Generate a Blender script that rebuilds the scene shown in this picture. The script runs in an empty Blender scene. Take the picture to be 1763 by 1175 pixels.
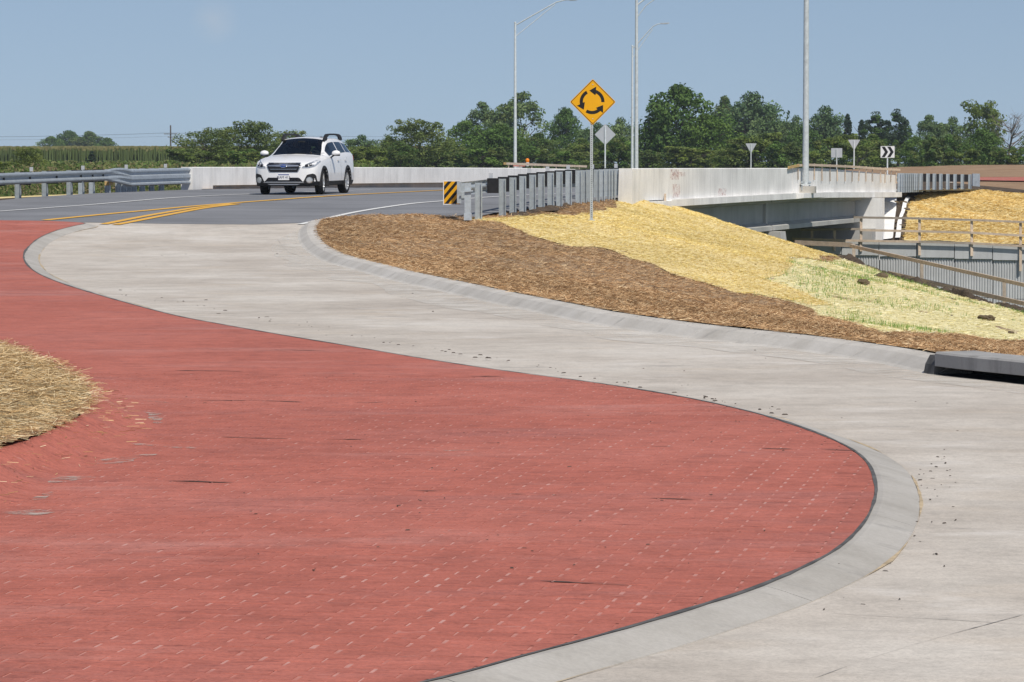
import bpy, bmesh, math, random
import numpy as np
from mathutils import Vector, Matrix, Euler
from mathutils.geometry import delaunay_2d_cdt
from mathutils.bvhtree import BVHTree

random.seed(7)
RNG = np.random.default_rng(7)
S = bpy.context.scene
C = S.collection
R = math.radians

# ---------------------------------------------------------------- camera, sky, sun, exposure
F = 6000.0                      # focal length in photograph pixels (about 122 mm on full frame)
ZC = 2.4                        # eye height above the near pavement
PITCH = math.atan((587.5 - 285.0) / F)
cam_d = bpy.data.cameras.new('camera')
cam_d.sensor_width = 36.0
cam_d.lens = 36.0 * F / 1763.0
cam_d.clip_start = 0.5
cam_d.clip_end = 8000
cam = bpy.data.objects.new('camera', cam_d)
cam.location = (0, 0, ZC)
cam.rotation_euler = (math.pi / 2 - PITCH, 0, 0)
C.objects.link(cam)
S.camera = cam

ELEV = R(53)
SUN = Vector((0.42, -0.91, 0)).normalized() * math.cos(ELEV) + Vector((0, 0, math.sin(ELEV)))
world = bpy.data.worlds.new('World')
S.world = world
world.use_nodes = True
wn = world.node_tree.nodes
wl = world.node_tree.links
sky = wn.new('ShaderNodeTexSky')
sky.sky_type = 'NISHITA'
sky.sun_disc = False
sky.sun_elevation = ELEV
sky.sun_rotation = math.atan2(SUN.x, SUN.y)
sky.altitude = 350
sky.air_density = 1.0
sky.dust_density = 0.6
sky.ozone_density = 2.5
# hazy summer sky: the whole dome is read a few degrees higher, so the horizon keeps an even blue
wtc = wn.new('ShaderNodeTexCoord'); wsep = wn.new('ShaderNodeSeparateXYZ'); wcom = wn.new('ShaderNodeCombineXYZ')
wma = wn.new('ShaderNodeMath'); wma.operation = 'MULTIPLY_ADD'; wma.inputs[1].default_value = 0.82; wma.inputs[2].default_value = 0.115
wl.new(wtc.outputs['Generated'], wsep.inputs[0]); wl.new(wsep.outputs[0], wcom.inputs[0]); wl.new(wsep.outputs[1], wcom.inputs[1])
wl.new(wsep.outputs[2], wma.inputs[0]); wl.new(wma.outputs[0], wcom.inputs[2]); wl.new(wcom.outputs[0], sky.inputs[0])
tint = wn.new('ShaderNodeMixRGB')
tint.blend_type = 'MULTIPLY'
tint.inputs[0].default_value = 1.0
tint.inputs[2].default_value = (1.09, 0.99, 0.945, 1)
wl.new(sky.outputs[0], tint.inputs[1])
# one faint wisp of cloud low in the sky
_a = 370.0; cd = Vector(((370 - 881.5) / F, math.cos(PITCH) + (587.5 - 35) / F * math.sin(PITCH), -math.sin(PITCH) + (587.5 - 35) / F * math.cos(PITCH))).normalized()
wno = wn.new('ShaderNodeTexNoise'); wno.inputs['Scale'].default_value = 160; wno.inputs['Detail'].default_value = 4; wl.new(wtc.outputs['Generated'], wno.inputs['Vector'])
wdi = wn.new('ShaderNodeVectorMath'); wdi.operation = 'DISTANCE'; wdi.inputs[1].default_value = cd; wl.new(wtc.outputs['Generated'], wdi.inputs[0])
wmr = wn.new('ShaderNodeMapRange'); wmr.inputs[1].default_value = 0.0075; wmr.inputs[2].default_value = 0.001; wl.new(wdi.outputs['Value'], wmr.inputs[0])
wmu = wn.new('ShaderNodeMath'); wmu.operation = 'MULTIPLY'; wl.new(wmr.outputs[0], wmu.inputs[0]); wl.new(wno.outputs['Fac'], wmu.inputs[1])
wm2 = wn.new('ShaderNodeMath'); wm2.operation = 'MULTIPLY'; wm2.inputs[1].default_value = 0.28; wl.new(wmu.outputs[0], wm2.inputs[0])
wcl = wn.new('ShaderNodeMixRGB'); wcl.inputs[2].default_value = (6.5, 6.3, 6.2, 1); wl.new(wm2.outputs[0], wcl.inputs[0]); wl.new(tint.outputs[0], wcl.inputs[1])
bg = wn['Background']
bg.inputs[1].default_value = 0.098
wl.new(wcl.outputs[0], bg.inputs[0])

sun_d = bpy.data.lights.new('sun', 'SUN')
sun_d.energy = 4.15
sun_d.angle = R(0.53)
sun_d.color = (1.0, 0.94, 0.84)
sun = bpy.data.objects.new('sun', sun_d)
sun.rotation_euler = SUN.to_track_quat('Z', 'Y').to_euler()
sun.location = (20, -10, 60)
C.objects.link(sun)

S.view_settings.view_transform = 'Standard'
S.view_settings.look = 'None'
S.view_settings.exposure = 0.0
S.view_settings.gamma = 1.0
S.view_settings.use_curve_mapping = False
S.render.engine = 'CYCLES'
S.cycles.max_bounces = 5
S.cycles.transparent_max_bounces = 8

# ---------------------------------------------------------------- helpers: maths
def pchip(xs, ys):
    xs = np.array(xs, float); ys = np.array(ys, float)
    h = np.diff(xs); dl = np.diff(ys) / h
    m = np.zeros_like(ys)
    for i in range(1, len(xs) - 1):
        if dl[i-1] * dl[i] > 0:
            w1 = 2*h[i] + h[i-1]; w2 = h[i] + 2*h[i-1]
            m[i] = (w1 + w2) / (w1 / dl[i-1] + w2 / dl[i])
    m[0] = dl[0]; m[-1] = dl[-1]
    def f(x):
        x = np.clip(np.asarray(x, float), xs[0], xs[-1])
        i = np.clip(np.searchsorted(xs, x) - 1, 0, len(xs) - 2)
        t = (x - xs[i]) / h[i]
        return ((2*t**3 - 3*t**2 + 1) * ys[i] + (t**3 - 2*t**2 + t) * h[i] * m[i]
                + (-2*t**3 + 3*t**2) * ys[i+1] + (t**3 - t**2) * h[i] * m[i+1])
    return f

def ray(px, py):
    u = (px - 881.5) / F; v = (587.5 - py) / F
    return (u, math.cos(PITCH) + v * math.sin(PITCH), -math.sin(PITCH) + v * math.cos(PITCH))

def P(px, py, d):
    a = ray(px, py); t = d / a[1]
    return Vector((a[0] * t, d, ZC + a[2] * t))

_prof = pchip([-60, 0, 10, 15.5, 24.5, 45, 60, 71.4, 76, 80, 85, 97, 110, 125, 145, 180, 260],
              [-2.5, -2.42, -2.36, -2.31, -2.22, -2.06, -1.95, -1.80, -1.60, -1.36, -1.13, -0.81, -0.76, -0.80, -1.05, -1.25, -1.0])
def prof(Y):
    return ZC + _prof(Y)

def hit(px, py, zf, d0=8.0, d1=210.0, n=4000):
    a = ray(px, py)
    ds = np.linspace(d0, d1, n)
    t = ds / a[1]
    X = a[0] * t; Z = ZC + a[2] * t
    g = zf(X, ds)
    idx = np.where(Z < g)[0]
    i = idx[0] if len(idx) else n - 1
    if i > 0:
        e0 = Z[i-1] - g[i-1]; e1 = Z[i] - g[i]
        k = e0 / (e0 - e1) if e0 != e1 else 0
        d = ds[i-1] + k * (ds[i] - ds[i-1])
    else:
        d = ds[0]
    return np.array([a[0] * d / a[1], d])

def G(px, py, off=0.0):
    return hit(px, py, lambda X, Y: prof(Y) + off)

def hash2(ix, iy, seed):
    h = (ix.astype(np.int64) * 374761393 + iy.astype(np.int64) * 668265263 + seed * 982451653) & 0x7fffffff
    h = ((h ^ (h >> 13)) * 1274126177) & 0x7fffffff
    return ((h ^ (h >> 16)) & 0xffff) / 65535.0

def vnoise(X, Y, sc, seed=0):
    x = np.asarray(X) * sc; y = np.asarray(Y) * sc
    ix = np.floor(x); iy = np.floor(y)
    fx = x - ix; fy = y - iy
    fx = fx*fx*(3-2*fx); fy = fy*fy*(3-2*fy)
    a = hash2(ix, iy, seed); b = hash2(ix+1, iy, seed); c = hash2(ix, iy+1, seed); d = hash2(ix+1, iy+1, seed)
    return (a*(1-fx) + b*fx)*(1-fy) + (c*(1-fx) + d*fx)*fy - 0.5

class TPS:
    def __init__(s, pts, ysc=1.0, lam=1e-3):
        p = np.array([[q[0], q[1]] for q in pts], float); z = np.array([q[2] for q in pts], float)
        s.c = p; n = len(p)
        K = s.k(p, p) + lam * np.eye(n)
        A = np.zeros((n+3, n+3)); A[:n, :n] = K
        A[:n, n] = 1; A[:n, n+1:] = p; A[n, :n] = 1; A[n+1:, :n] = p.T
        s.w = np.linalg.solve(A, np.concatenate([z, [0, 0, 0]]))
    def k(s, a, b):
        d2 = (a[:, None, 0] - b[None, :, 0])**2 + (a[:, None, 1] - b[None, :, 1])**2
        return np.where(d2 > 1e-12, 0.5 * d2 * np.log(np.maximum(d2, 1e-12)), 0)
    def __call__(s, X, Y):
        X = np.asarray(X, float); sh = X.shape
        p = np.stack([X.ravel(), np.asarray(Y, float).ravel()], 1)
        out = np.empty(len(p)); n = len(s.c)
        for i in range(0, len(p), 20000):
            q = p[i:i+20000]
            out[i:i+20000] = s.k(q, s.c) @ s.w[:n] + s.w[n] + q @ s.w[n+1:]
        return out.reshape(sh)

def inpoly(X, Y, poly):
    X = np.asarray(X); Y = np.asarray(Y)
    ins = np.zeros(X.shape, bool); n = len(poly); j = n - 1
    for i in range(n):
        xi, yi = poly[i]; xj, yj = poly[j]
        if yi != yj:
            c = ((yi > Y) != (yj > Y)) & (X < (xj - xi) * (Y - yi) / (yj - yi) + xi)
            ins ^= c
        j = i
    return ins

def resample(pts, step):
    pts = np.array(pts, float)
    seg = np.sqrt((np.diff(pts, axis=0)**2).sum(1)); t = np.concatenate([[0], np.cumsum(seg)])
    n = max(2, int(t[-1] / step) + 1)
    tt = np.linspace(0, t[-1], n)
    return np.stack([np.interp(tt, t, pts[:, k]) for k in range(pts.shape[1])], 1)

def smooth_curve(pts, step):
    """arc-length pchip through control points, then even resampling"""
    pts = np.array(pts, float)
    seg = np.sqrt((np.diff(pts, axis=0)**2).sum(1)); t = np.concatenate([[0], np.cumsum(np.sqrt(seg))])
    m = np.zeros_like(pts)
    for i in range(len(pts)):
        a = max(0, i-1); b = min(len(pts)-1, i+1)
        m[i] = (pts[b] - pts[a]) / (t[b] - t[a])
    out = []
    for i in range(len(pts)-1):
        h = t[i+1] - t[i]
        for k in range(16):
            u = k / 16
            out.append((2*u**3-3*u*u+1)*pts[i] + (u**3-2*u*u+u)*h*m[i] + (-2*u**3+3*u*u)*pts[i+1] + (u**3-u*u)*h*m[i+1])
    out.append(pts[-1])
    return resample(out, step)

def normals2(c):
    t = np.gradient(c, axis=0); t /= np.linalg.norm(t, axis=1)[:, None]
    return np.stack([t[:, 1], -t[:, 0]], 1)      # to the right of travel

def clipY(poly, y, keep_above):
    out = []; n = len(poly)
    for i in range(n):
        a = poly[i]; b = poly[(i+1) % n]
        ia = (a[1] > y) == keep_above; ib = (b[1] > y) == keep_above
        if ia: out.append(tuple(a))
        if ia != ib:
            k = (y - a[1]) / (b[1] - a[1]); out.append((a[0] + k*(b[0]-a[0]), y))
    return out

# ---------------------------------------------------------------- helpers: objects
def link(name, me, m=None, parent=None, smooth=False):
    o = bpy.data.objects.new(name, me); C.objects.link(o)
    if m is not None:
        for q in (m if isinstance(m, (list, tuple)) else [m]):
            me.materials.append(q)
    if parent: o.parent = parent
    if smooth:
        me.polygons.foreach_set('use_smooth', [True] * len(me.polygons))
    return o

def mesh_py(name, verts, faces, m=None, parent=None, smooth=False):
    me = bpy.data.meshes.new(name)
    me.from_pydata([tuple(v) for v in verts], [], [tuple(f) for f in faces])
    me.update()
    return link(name, me, m, parent, smooth)

def tag(o, label=None, cat=None, group=None, kind=None):
    if label: o['label'] = label
    if cat: o['category'] = cat
    if group: o['group'] = group
    if kind: o['kind'] = kind
    return o

def empty(name, loc=(0, 0, 0), rz=0.0):
    o = bpy.data.objects.new(name, None); C.objects.link(o)
    o.location = loc; o.rotation_euler = (0, 0, rz); o.empty_display_size = 0.2
    return o

class MB:
    """collects shapes into one mesh"""
    def __init__(s): s.v = []; s.f = []; s.m = []; s.cur = 0
    def add(s, v, f):
        n = len(s.v); s.v += [tuple(q) for q in v]
        for q in f: s.f.append(tuple(i + n for i in q)); s.m.append(s.cur)
        return s
    def box(s, c, d, M=None, taper=1.0):
        x, y, z = d[0]/2, d[1]/2, d[2]/2
        v = [Vector((sx*x*(taper if sz > 0 else 1), sy*y*(taper if sz > 0 else 1), sz*z)) for sz in (-1, 1) for sy in (-1, 1) for sx in (-1, 1)]
        if M is not None: v = [M @ q for q in v]
        v = [q + Vector(c) for q in v]
        return s.add(v, [(0,2,3,1), (4,5,7,6), (0,1,5,4), (2,6,7,3), (0,4,6,2), (1,3,7,5)])
    def bar(s, a, b, w, h, up=(0, 0, 1)):
        a = Vector(a); b = Vector(b); d = b - a; L = d.length; d = d / L
        upv = Vector(up)
        if abs(d.dot(upv)) > 0.99: upv = Vector((0, 1, 0))
        r = d.cross(upv).normalized(); u = r.cross(d)
        M = Matrix((r, d, u)).transposed()
        return s.box((a + b) / 2, (w, L, h), M)
    def tube(s, pts, rad, n=8, cap=True):
        pts = [Vector(p) for p in pts]
        if not hasattr(rad, '__len__'): rad = [rad] * len(pts)
        base = len(s.v); prev = None
        for i, p in enumerate(pts):
            t = (pts[min(i+1, len(pts)-1)] - pts[max(i-1, 0)]).normalized()
            if prev is None:
                a = Vector((0, 0, 1)) if abs(t.z) < 0.9 else Vector((1, 0, 0))
                r = t.cross(a).normalized()
            else:
                r = (prev - t * prev.dot(t)).normalized()
            prev = r; u = t.cross(r)
            for k in range(n):
                an = 2*math.pi*k/n
                s.v.append(tuple(p + (r*math.cos(an) + u*math.sin(an)) * rad[i]))
        for i in range(len(pts)-1):
            for k in range(n):
                a = base+i*n+k; b = base+i*n+(k+1) % n
                s.f.append((a, b, b+n, a+n)); s.m.append(s.cur)
        if cap:
            e = base + (len(pts)-1)*n; c0 = len(s.v)
            s.v += [s.v[base + k] for k in range(n)] + [s.v[e + k] for k in range(n)]
            s.f.append(tuple(c0 + k for k in range(n))[::-1]); s.m.append(s.cur)
            s.f.append(tuple(c0 + n + k for k in range(n))); s.m.append(s.cur)
        return s
    def lathe(s, prof_, n=24, M=None):
        base = len(s.v)
        for (r, z) in prof_:
            for k in range(n):
                an = 2*math.pi*k/n
                q = Vector((r*math.cos(an), r*math.sin(an), z))
                s.v.append(tuple(M @ q if M is not None else q))
        for i in range(len(prof_)-1):
            for k in range(n):
                a = base+i*n+k; b = base+i*n+(k+1) % n
                s.f.append((a, b, b+n, a+n)); s.m.append(s.cur)
        return s
    def prism(s, poly, h, M=None):
        """polygon in XY extruded along +Z by h"""
        n = len(poly)
        v = [Vector((x, y, 0)) for x, y in poly] + [Vector((x, y, h)) for x, y in poly]
        if M is not None: v = [M @ q for q in v]
        f = [tuple(range(n))[::-1], tuple(range(n, 2*n))] + [(i, (i+1) % n, n+(i+1) % n, n+i) for i in range(n)]
        return s.add(v, f)
    def build(s, name, m=None, parent=None, smooth=False):
        o = mesh_py(name, s.v, s.f, m, parent, smooth)
        if any(s.m): o.data.polygons.foreach_set('material_index', s.m)
        return o

def sheet(name, poly, zf, spacing, m, parent=None, ygrow=0.0, smooth=True):
    """triangulated sheet inside polygon (XY), heights from zf(X, Y)"""
    poly = [tuple(map(float, p)) for p in poly]
    xs = [p[0] for p in poly]; ys = [p[1] for p in poly]
    pts = list(poly)
    gx = []; y = min(ys) + spacing * 0.5
    while y < max(ys):
        sp = spacing + ygrow * max(0, y - 20)
        row = np.arange(min(xs) + sp * 0.5, max(xs), sp)
        gx += [(x + random.uniform(-.1, .1)*sp, y + random.uniform(-.1, .1)*sp) for x in row]
        y += sp
    if gx:
        g = np.array(gx); k = inpoly(g[:, 0], g[:, 1], poly)
        pts += [tuple(q) for q in g[k]]
    n = len(poly)
    r = delaunay_2d_cdt([Vector(p) for p in pts], [(i, (i+1) % n) for i in range(n)], [], 1, 1e-5)
    vx = np.array([[v.x, v.y] for v in r[0]])
    z = zf(vx[:, 0], vx[:, 1])
    faces = [tuple(f) for f in r[2]]
    fo = []
    for f in faces:
        a, b, c = f[:3]
        ar = (vx[b, 0]-vx[a, 0])*(vx[c, 1]-vx[a, 1]) - (vx[c, 0]-vx[a, 0])*(vx[b, 1]-vx[a, 1])
        fo.append(f if ar > 0 else f[::-1])
    return mesh_py(name, np.column_stack([vx, z]), fo, m, parent, smooth)

def sweep(name, curve, profile, zf, m, parent=None, side=1.0, smooth=False, gapped=None):
    """profile (offset to the right of travel * side, height) swept along an XY curve"""
    nn = normals2(curve) * side
    v = []; f = []; k = len(profile)
    for i in range(len(curve)):
        for (o, h) in profile:
            q = curve[i] + nn[i] * o
            v.append((q[0], q[1], float(zf(curve[i][1])) + h))
    for i in range(len(curve)-1):
        for j in range(k-1):
            a = i*k+j
            f.append((a, a+1, a+k+1, a+k) if side > 0 else (a, a+k, a+k+1, a+1))
    f.append(tuple(range(k)) if side < 0 else tuple(range(k))[::-1])
    e = (len(curve)-1)*k
    f.append(tuple(e+j for j in range(k))[::-1] if side < 0 else tuple(e+j for j in range(k)))
    return mesh_py(name, v, f, m, parent, smooth)

def ribbon(name, curve, w, zf, m, parent=None, jitter=0.0):
    nn = normals2(curve); v = []; f = []
    n = len(curve)
    for i in range(n):
        ww = w[i] if hasattr(w, '__len__') else w
        jt = random.uniform(-jitter, jitter)
        for sgn in (-.5, .5):
            q = curve[i] + nn[i] * (ww * sgn * (1 + jt))
            v.append((q[0], q[1], float(zf(q[1]))))
    for i in range(n-1):
        a = 2*i; f.append((a, a+1, a+3, a+2))
    o = mesh_py(name, v, f, m, parent, True)
    # face up
    if o.data.polygons and o.data.polygons[0].normal.z < 0: o.data.flip_normals()
    return o

def strands(name, X, Y, Z, L, W, col, m, up=0.15, spread=1.0, parent=None, az=None):
    """one mesh of thin straw blades; arrays per strand; col (n,3)"""
    n = len(X)
    az = RNG.uniform(0, 2*math.pi, n) if az is None else az
    el = RNG.normal(0, up, n) + up * 0.6
    dx = np.cos(az)*np.cos(el)*L; dy = np.sin(az)*np.cos(el)*L; dz = np.sin(el)*L
    roll = RNG.uniform(-1.2, 1.2, n)
    # side vector: horizontal perpendicular rolled
    sx = -np.sin(az)*np.cos(roll)*W; sy = np.cos(az)*np.cos(roll)*W; sz = np.sin(roll)*W
    v = np.empty((n, 4, 3))
    for k, (e, sd) in enumerate(((-.5, -.5), (-.5, .5), (.5, .5), (.5, -.5))):
        v[:, k, 0] = X + dx*e + sx*sd; v[:, k, 1] = Y + dy*e + sy*sd; v[:, k, 2] = Z + np.abs(dz)*.5 + dz*e + sz*sd
    return quads(name, v, col, m, parent)

def quads(name, v, col, m, parent=None):
    n = len(v); k = v.shape[1]
    me = bpy.data.meshes.new(name)
    me.vertices.add(n*k); me.vertices.foreach_set('co', v.reshape(-1).astype(np.float32))
    me.loops.add(n*k); me.loops.foreach_set('vertex_index', np.arange(n*k, dtype=np.int32))
    me.polygons.add(n); me.polygons.foreach_set('loop_start', np.arange(0, n*k, k, dtype=np.int32))
    me.update(calc_edges=True)
    if col is not None:
        at = me.color_attributes.new('tint', 'FLOAT_COLOR', 'POINT')
        c4 = np.ones((n, k, 4), np.float32); c4[:, :, :3] = np.asarray(col)[:, None, :]
        at.data.foreach_set('color', c4.reshape(-1))
    return link(name, me, m, parent)

def copy_tree(o, parent=None):
    c = o.copy(); C.objects.link(c); c.parent = parent
    for ch in list(o.children): copy_tree(ch, c)
    return c

# ---------------------------------------------------------------- helpers: materials
def srgb(r, g, b):
    f = lambda c: (c/255/12.92) if c/255 <= 0.04045 else ((c/255+0.055)/1.055)**2.4
    return (f(r), f(g), f(b))

class NT:
    def __init__(s, name):
        s.m = bpy.data.materials.new(name); s.m.use_nodes = True
        s.n = s.m.node_tree.nodes; s.l = s.m.node_tree.links
        s.b = s.n['Principled BSDF']; s.tc = s.n.new('ShaderNodeTexCoord')
        s.co = s.tc.outputs['Object']
    def map(s, scale=(1, 1, 1), rot=(0, 0, 0), loc=(0, 0, 0), co=None):
        k = s.n.new('ShaderNodeMapping'); k.inputs['Scale'].default_value = scale
        k.inputs['Rotation'].default_value = rot; k.inputs['Location'].default_value = loc
        s.l.new(co or s.co, k.inputs[0]); return k.outputs[0]
    def noise(s, scale, detail=4, rough=0.55, co=None, dist=0.0):
        k = s.n.new('ShaderNodeTexNoise'); k.inputs['Scale'].default_value = scale
        k.inputs['Detail'].default_value = detail; k.inputs['Roughness'].default_value = rough
        k.inputs['Distortion'].default_value = dist
        s.l.new(co or s.co, k.inputs['Vector']); return k.outputs['Fac']
    def ramp(s, fac, stops, interp='LINEAR'):
        k = s.n.new('ShaderNodeValToRGB'); k.color_ramp.interpolation = interp
        el = k.color_ramp.elements
        while len(el) < len(stops): el.new(0.5)
        for e, (p, c) in zip(el, stops):
            e.position = p; e.color = (c[0], c[1], c[2], 1) if hasattr(c, '__len__') else (c, c, c, 1)
        s.l.new(fac, k.inputs[0]); return k.outputs[0]
    def mix(s, fac, a, b, mode='MIX'):
        k = s.n.new('ShaderNodeMixRGB'); k.blend_type = mode
        for i, q in enumerate((fac, a, b)):
            if hasattr(q, 'links') or isinstance(q, bpy.types.NodeSocket): s.l.new(q, k.inputs[i])
            elif i == 0: k.inputs[0].default_value = q
            else: k.inputs[i].default_value = (q[0], q[1], q[2], 1) if hasattr(q, '__len__') else (q, q, q, 1)
        return k.outputs[0]
    def color(s, q):
        if isinstance(q, bpy.types.NodeSocket): s.l.new(q, s.b.inputs['Base Color'])
        else: s.b.inputs['Base Color'].default_value = (*q, 1)
        return s
    def bump(s, h, strength=0.3, dist=0.01):
        k = s.n.new('ShaderNodeBump'); k.inputs['Strength'].default_value = strength; k.inputs['Distance'].default_value = dist
        s.l.new(h, k.inputs['Height']); s.l.new(k.outputs[0], s.b.inputs['Normal']); return s
    def set(s, rough=0.8, metal=0.0, spec=0.3, coat=0.0):
        s.b.inputs['Roughness'].default_value = rough; s.b.inputs['Metallic'].default_value = metal
        s.b.inputs['Specular IOR Level'].default_value = spec; s.b.inputs['Coat Weight'].default_value = coat
        return s
    def attr(s, name='tint'):
        k = s.n.new('ShaderNodeAttribute'); k.attribute_name = name; return k.outputs['Color']
    def rnd(s):
        k = s.n.new('ShaderNodeObjectInfo'); return k.outputs['Random']

def simple(name, c, rough=0.7, metal=0.0, var=0.12, scale=3.0, bump=0.0, spec=0.3, coat=0.0, detail=4):
    t = NT(name)
    n = t.noise(scale, detail)
    lo = tuple(q*(1-var) for q in c); hi = tuple(min(1, q*(1+var)) for q in c)
    t.color(t.ramp(n, [(0.3, lo), (0.7, hi)]))
    if bump: t.bump(t.noise(scale*6, 3), bump, 0.01)
    return t.set(rough, metal, spec, coat).m

def attr_mat(name, rough=0.8, trans=0.0, spec=0.2):
    t = NT(name); t.color(t.attr()); t.set(rough, 0, spec)
    if trans > 0:
        tr = t.n.new('ShaderNodeBsdfTranslucent'); t.l.new(t.attr(), tr.inputs[0])
        mx = t.n.new('ShaderNodeMixShader'); mx.inputs[0].default_value = trans
        t.l.new(t.b.outputs[0], mx.inputs[1]); t.l.new(tr.outputs[0], mx.inputs[2])
        t.l.new(mx.outputs[0], t.n['Material Output'].inputs[0])
    return t.m

# ---------------------------------------------------------------- materials
def mat_concrete_road():
    t = NT('concrete_road')
    big = t.noise(0.35, 3, 0.6)
    c = t.ramp(big, [(0.3, (0.42, 0.375, 0.325)), (0.5, (0.50, 0.455, 0.40)), (0.7, (0.57, 0.53, 0.475))])
    st = t.noise(1.0, 5, 0.65, t.map((0.5, 1.6, 1), (0, 0, 0.05)))
    c = t.mix(0.75, c, t.ramp(st, [(0.3, 0.86), (0.5, 1.0), (0.72, 1.06)]), 'MULTIPLY')
    sc = t.noise(1.0, 4, 0.6, t.map((0.9, 3.2, 1), (0, 0, 0.1), (5, 2, 0)))
    c = t.mix(t.ramp(sc, [(0.62, 0.0), (0.74, 0.55)]), c, (0.30, 0.28, 0.26))
    wr = t.noise(0.9, 3, 0.5, t.map((0.7, 1.3, 1), (0, 0, 0), (3, 9, 0)))
    c = t.mix(t.ramp(wr, [(0.58, 0.0), (0.75, 0.4)]), c, (0.50, 0.42, 0.33))
    c = t.mix(0.8, c, t.ramp(t.noise(3.2, 6, 0.68), [(0.32, 0.84), (0.5, 1.0), (0.7, 1.1)]), 'MULTIPLY')
    c = t.mix(0.7, c, t.ramp(t.noise(17, 5, 0.7), [(0.3, 0.86), (0.7, 1.1)]), 'MULTIPLY')
    c = t.mix(0.8, c, t.ramp(t.noise(48, 4, 0.8), [(0.32, 0.74), (0.5, 1.0), (0.7, 1.14)]), 'MULTIPLY')
    wh = t.noise(0.8, 5, 0.7, t.map((1, 1.5, 1), (0, 0, 0), (11, 4, 0)))
    c = t.mix(t.ramp(wh, [(0.56, 0.0), (0.72, 0.5)]), c, (0.66, 0.63, 0.59))
    t.color(c).set(0.85, 0, 0.25)
    tin = t.noise(1.0, 2, 0.6, t.map((2.5, 60, 1), (0, 0, 0.08)))
    t.bump(tin, 0.35, 0.006)
    return t.m

def mat_kerb(name='kerb_concrete', k=1.0):
    t = NT(name)
    c = t.ramp(t.noise(1.3, 5, 0.6), [(0.3, (0.42*k, 0.395*k, 0.355*k)), (0.5, (0.50*k, 0.475*k, 0.435*k)), (0.7, (0.57*k, 0.545*k, 0.505*k))])
    st = t.noise(1.0, 5, 0.6, t.map((2.2, 5, 3), (0, 0, 0.4)))
    c = t.mix(t.ramp(st, [(0.58, 0.0), (0.72, 0.5)]), c, (0.24, 0.23, 0.215))
    c = t.mix(0.5, c, t.ramp(t.noise(40, 3), [(0.3, 0.85), (0.7, 1.12)]), 'MULTIPLY')
    t.color(c).set(0.85, 0, 0.25).bump(t.noise(30, 4), 0.4, 0.006)
    return t.m

def mat_red(name, dusty=1.0, obj_random=False):
    t = NT(name)
    wco = t.n.new('ShaderNodeNewGeometry').outputs['Position']
    big = t.noise(0.30, 4, 0.6, wco)
    c = t.ramp(big, [(0.28, (0.37, 0.115, 0.083)), (0.5, (0.41, 0.128, 0.092)), (0.72, (0.445, 0.15, 0.112))])
    sm = t.noise(1.0, 4, 0.6, t.map((0.25, 0.9, 1), (0, 0, 0.06), (4, 7, 0), wco))
    c = t.mix(t.ramp(sm, [(0.52, 0.0), (0.70, 0.35)]), c, (0.30, 0.14, 0.13))
    du = t.noise(1.0, 5, 0.65, t.map((0.22, 0.8, 1), (0, 0, -0.05), (1, 3, 0), wco))
    c = t.mix(t.ramp(du, [(0.52, 0.0), (0.74, 0.55*dusty)]), c, (0.50, 0.265, 0.235))
    sp = t.noise(1.0, 5, 0.7, t.map((2.2, 8, 1), (0, 0, 0.06), (0, 0, 0), wco))
    c = t.mix(t.ramp(sp, [(0.60, 0.0), (0.74, 0.6)]), c, (0.20, 0.055, 0.05))
    c = t.mix(0.8, c, t.ramp(t.noise(2.6, 5, 0.65, wco), [(0.3, 0.80), (0.5, 1.0), (0.7, 1.12)]), 'MULTIPLY')
    c = t.mix(0.9, c, t.ramp(t.noise(1.0, 6, 0.72, t.map((7, 12, 10), (0, 0, -0.17), (0, 0, 0), wco)), [(0.30, 0.80), (0.48, 1.0), (0.72, 1.12)]), 'MULTIPLY')
    c = t.mix(0.9, c, t.ramp(t.noise(42, 4, 0.8, wco), [(0.32, 0.70), (0.5, 1.0), (0.7, 1.18)]), 'MULTIPLY')
    dk = t.noise(1.0, 3, 0.7, t.map((4.0, 34, 10), (0, 0, -0.17), (2, 0, 0), wco))
    c = t.mix(t.ramp(dk, [(0.60, 0.0), (0.68, 0.65)]), c, (0.13, 0.035, 0.03))
    pk = t.noise(1.0, 4, 0.7, t.map((3.5, 14, 10), (0, 0, -0.17), (7, 3, 0), wco))
    c = t.mix(t.ramp(pk, [(0.64, 0.0), (0.74, 0.5)]), c, (0.56, 0.30, 0.27))
    if obj_random:
        c = t.mix(0.5, c, t.ramp(t.rnd(), [(0.0, 0.9), (1.0, 1.08)]), 'MULTIPLY')
    t.color(c).set(0.8, 0, 0.25)
    t.bump(t.noise(1.0, 3, 0.6, t.map((12, 70, 10), (0, 0, 0.1), (0, 0, 0), wco)), 0.55, 0.006)
    return t.m

def mat_asphalt():
    t = NT('asphalt')
    c = t.ramp(t.noise(0.25, 4, 0.6), [(0.3, (0.155, 0.16, 0.17)), (0.7, (0.215, 0.22, 0.235))])
    st = t.noise(1.0, 4, 0.6, t.map((0.25, 2.0, 1), (0, 0, -0.15)))
    c = t.mix(0.7, c, t.ramp(st, [(0.3, 0.78), (0.7, 1.2)]), 'MULTIPLY')
    c = t.mix(0.6, c, t.ramp(t.noise(60, 2), [(0.3, 0.75), (0.7, 1.25)]), 'MULTIPLY')
    t.color(c).set(0.85, 0, 0.3).bump(t.noise(90, 2), 0.4, 0.005)
    return t.m

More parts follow.
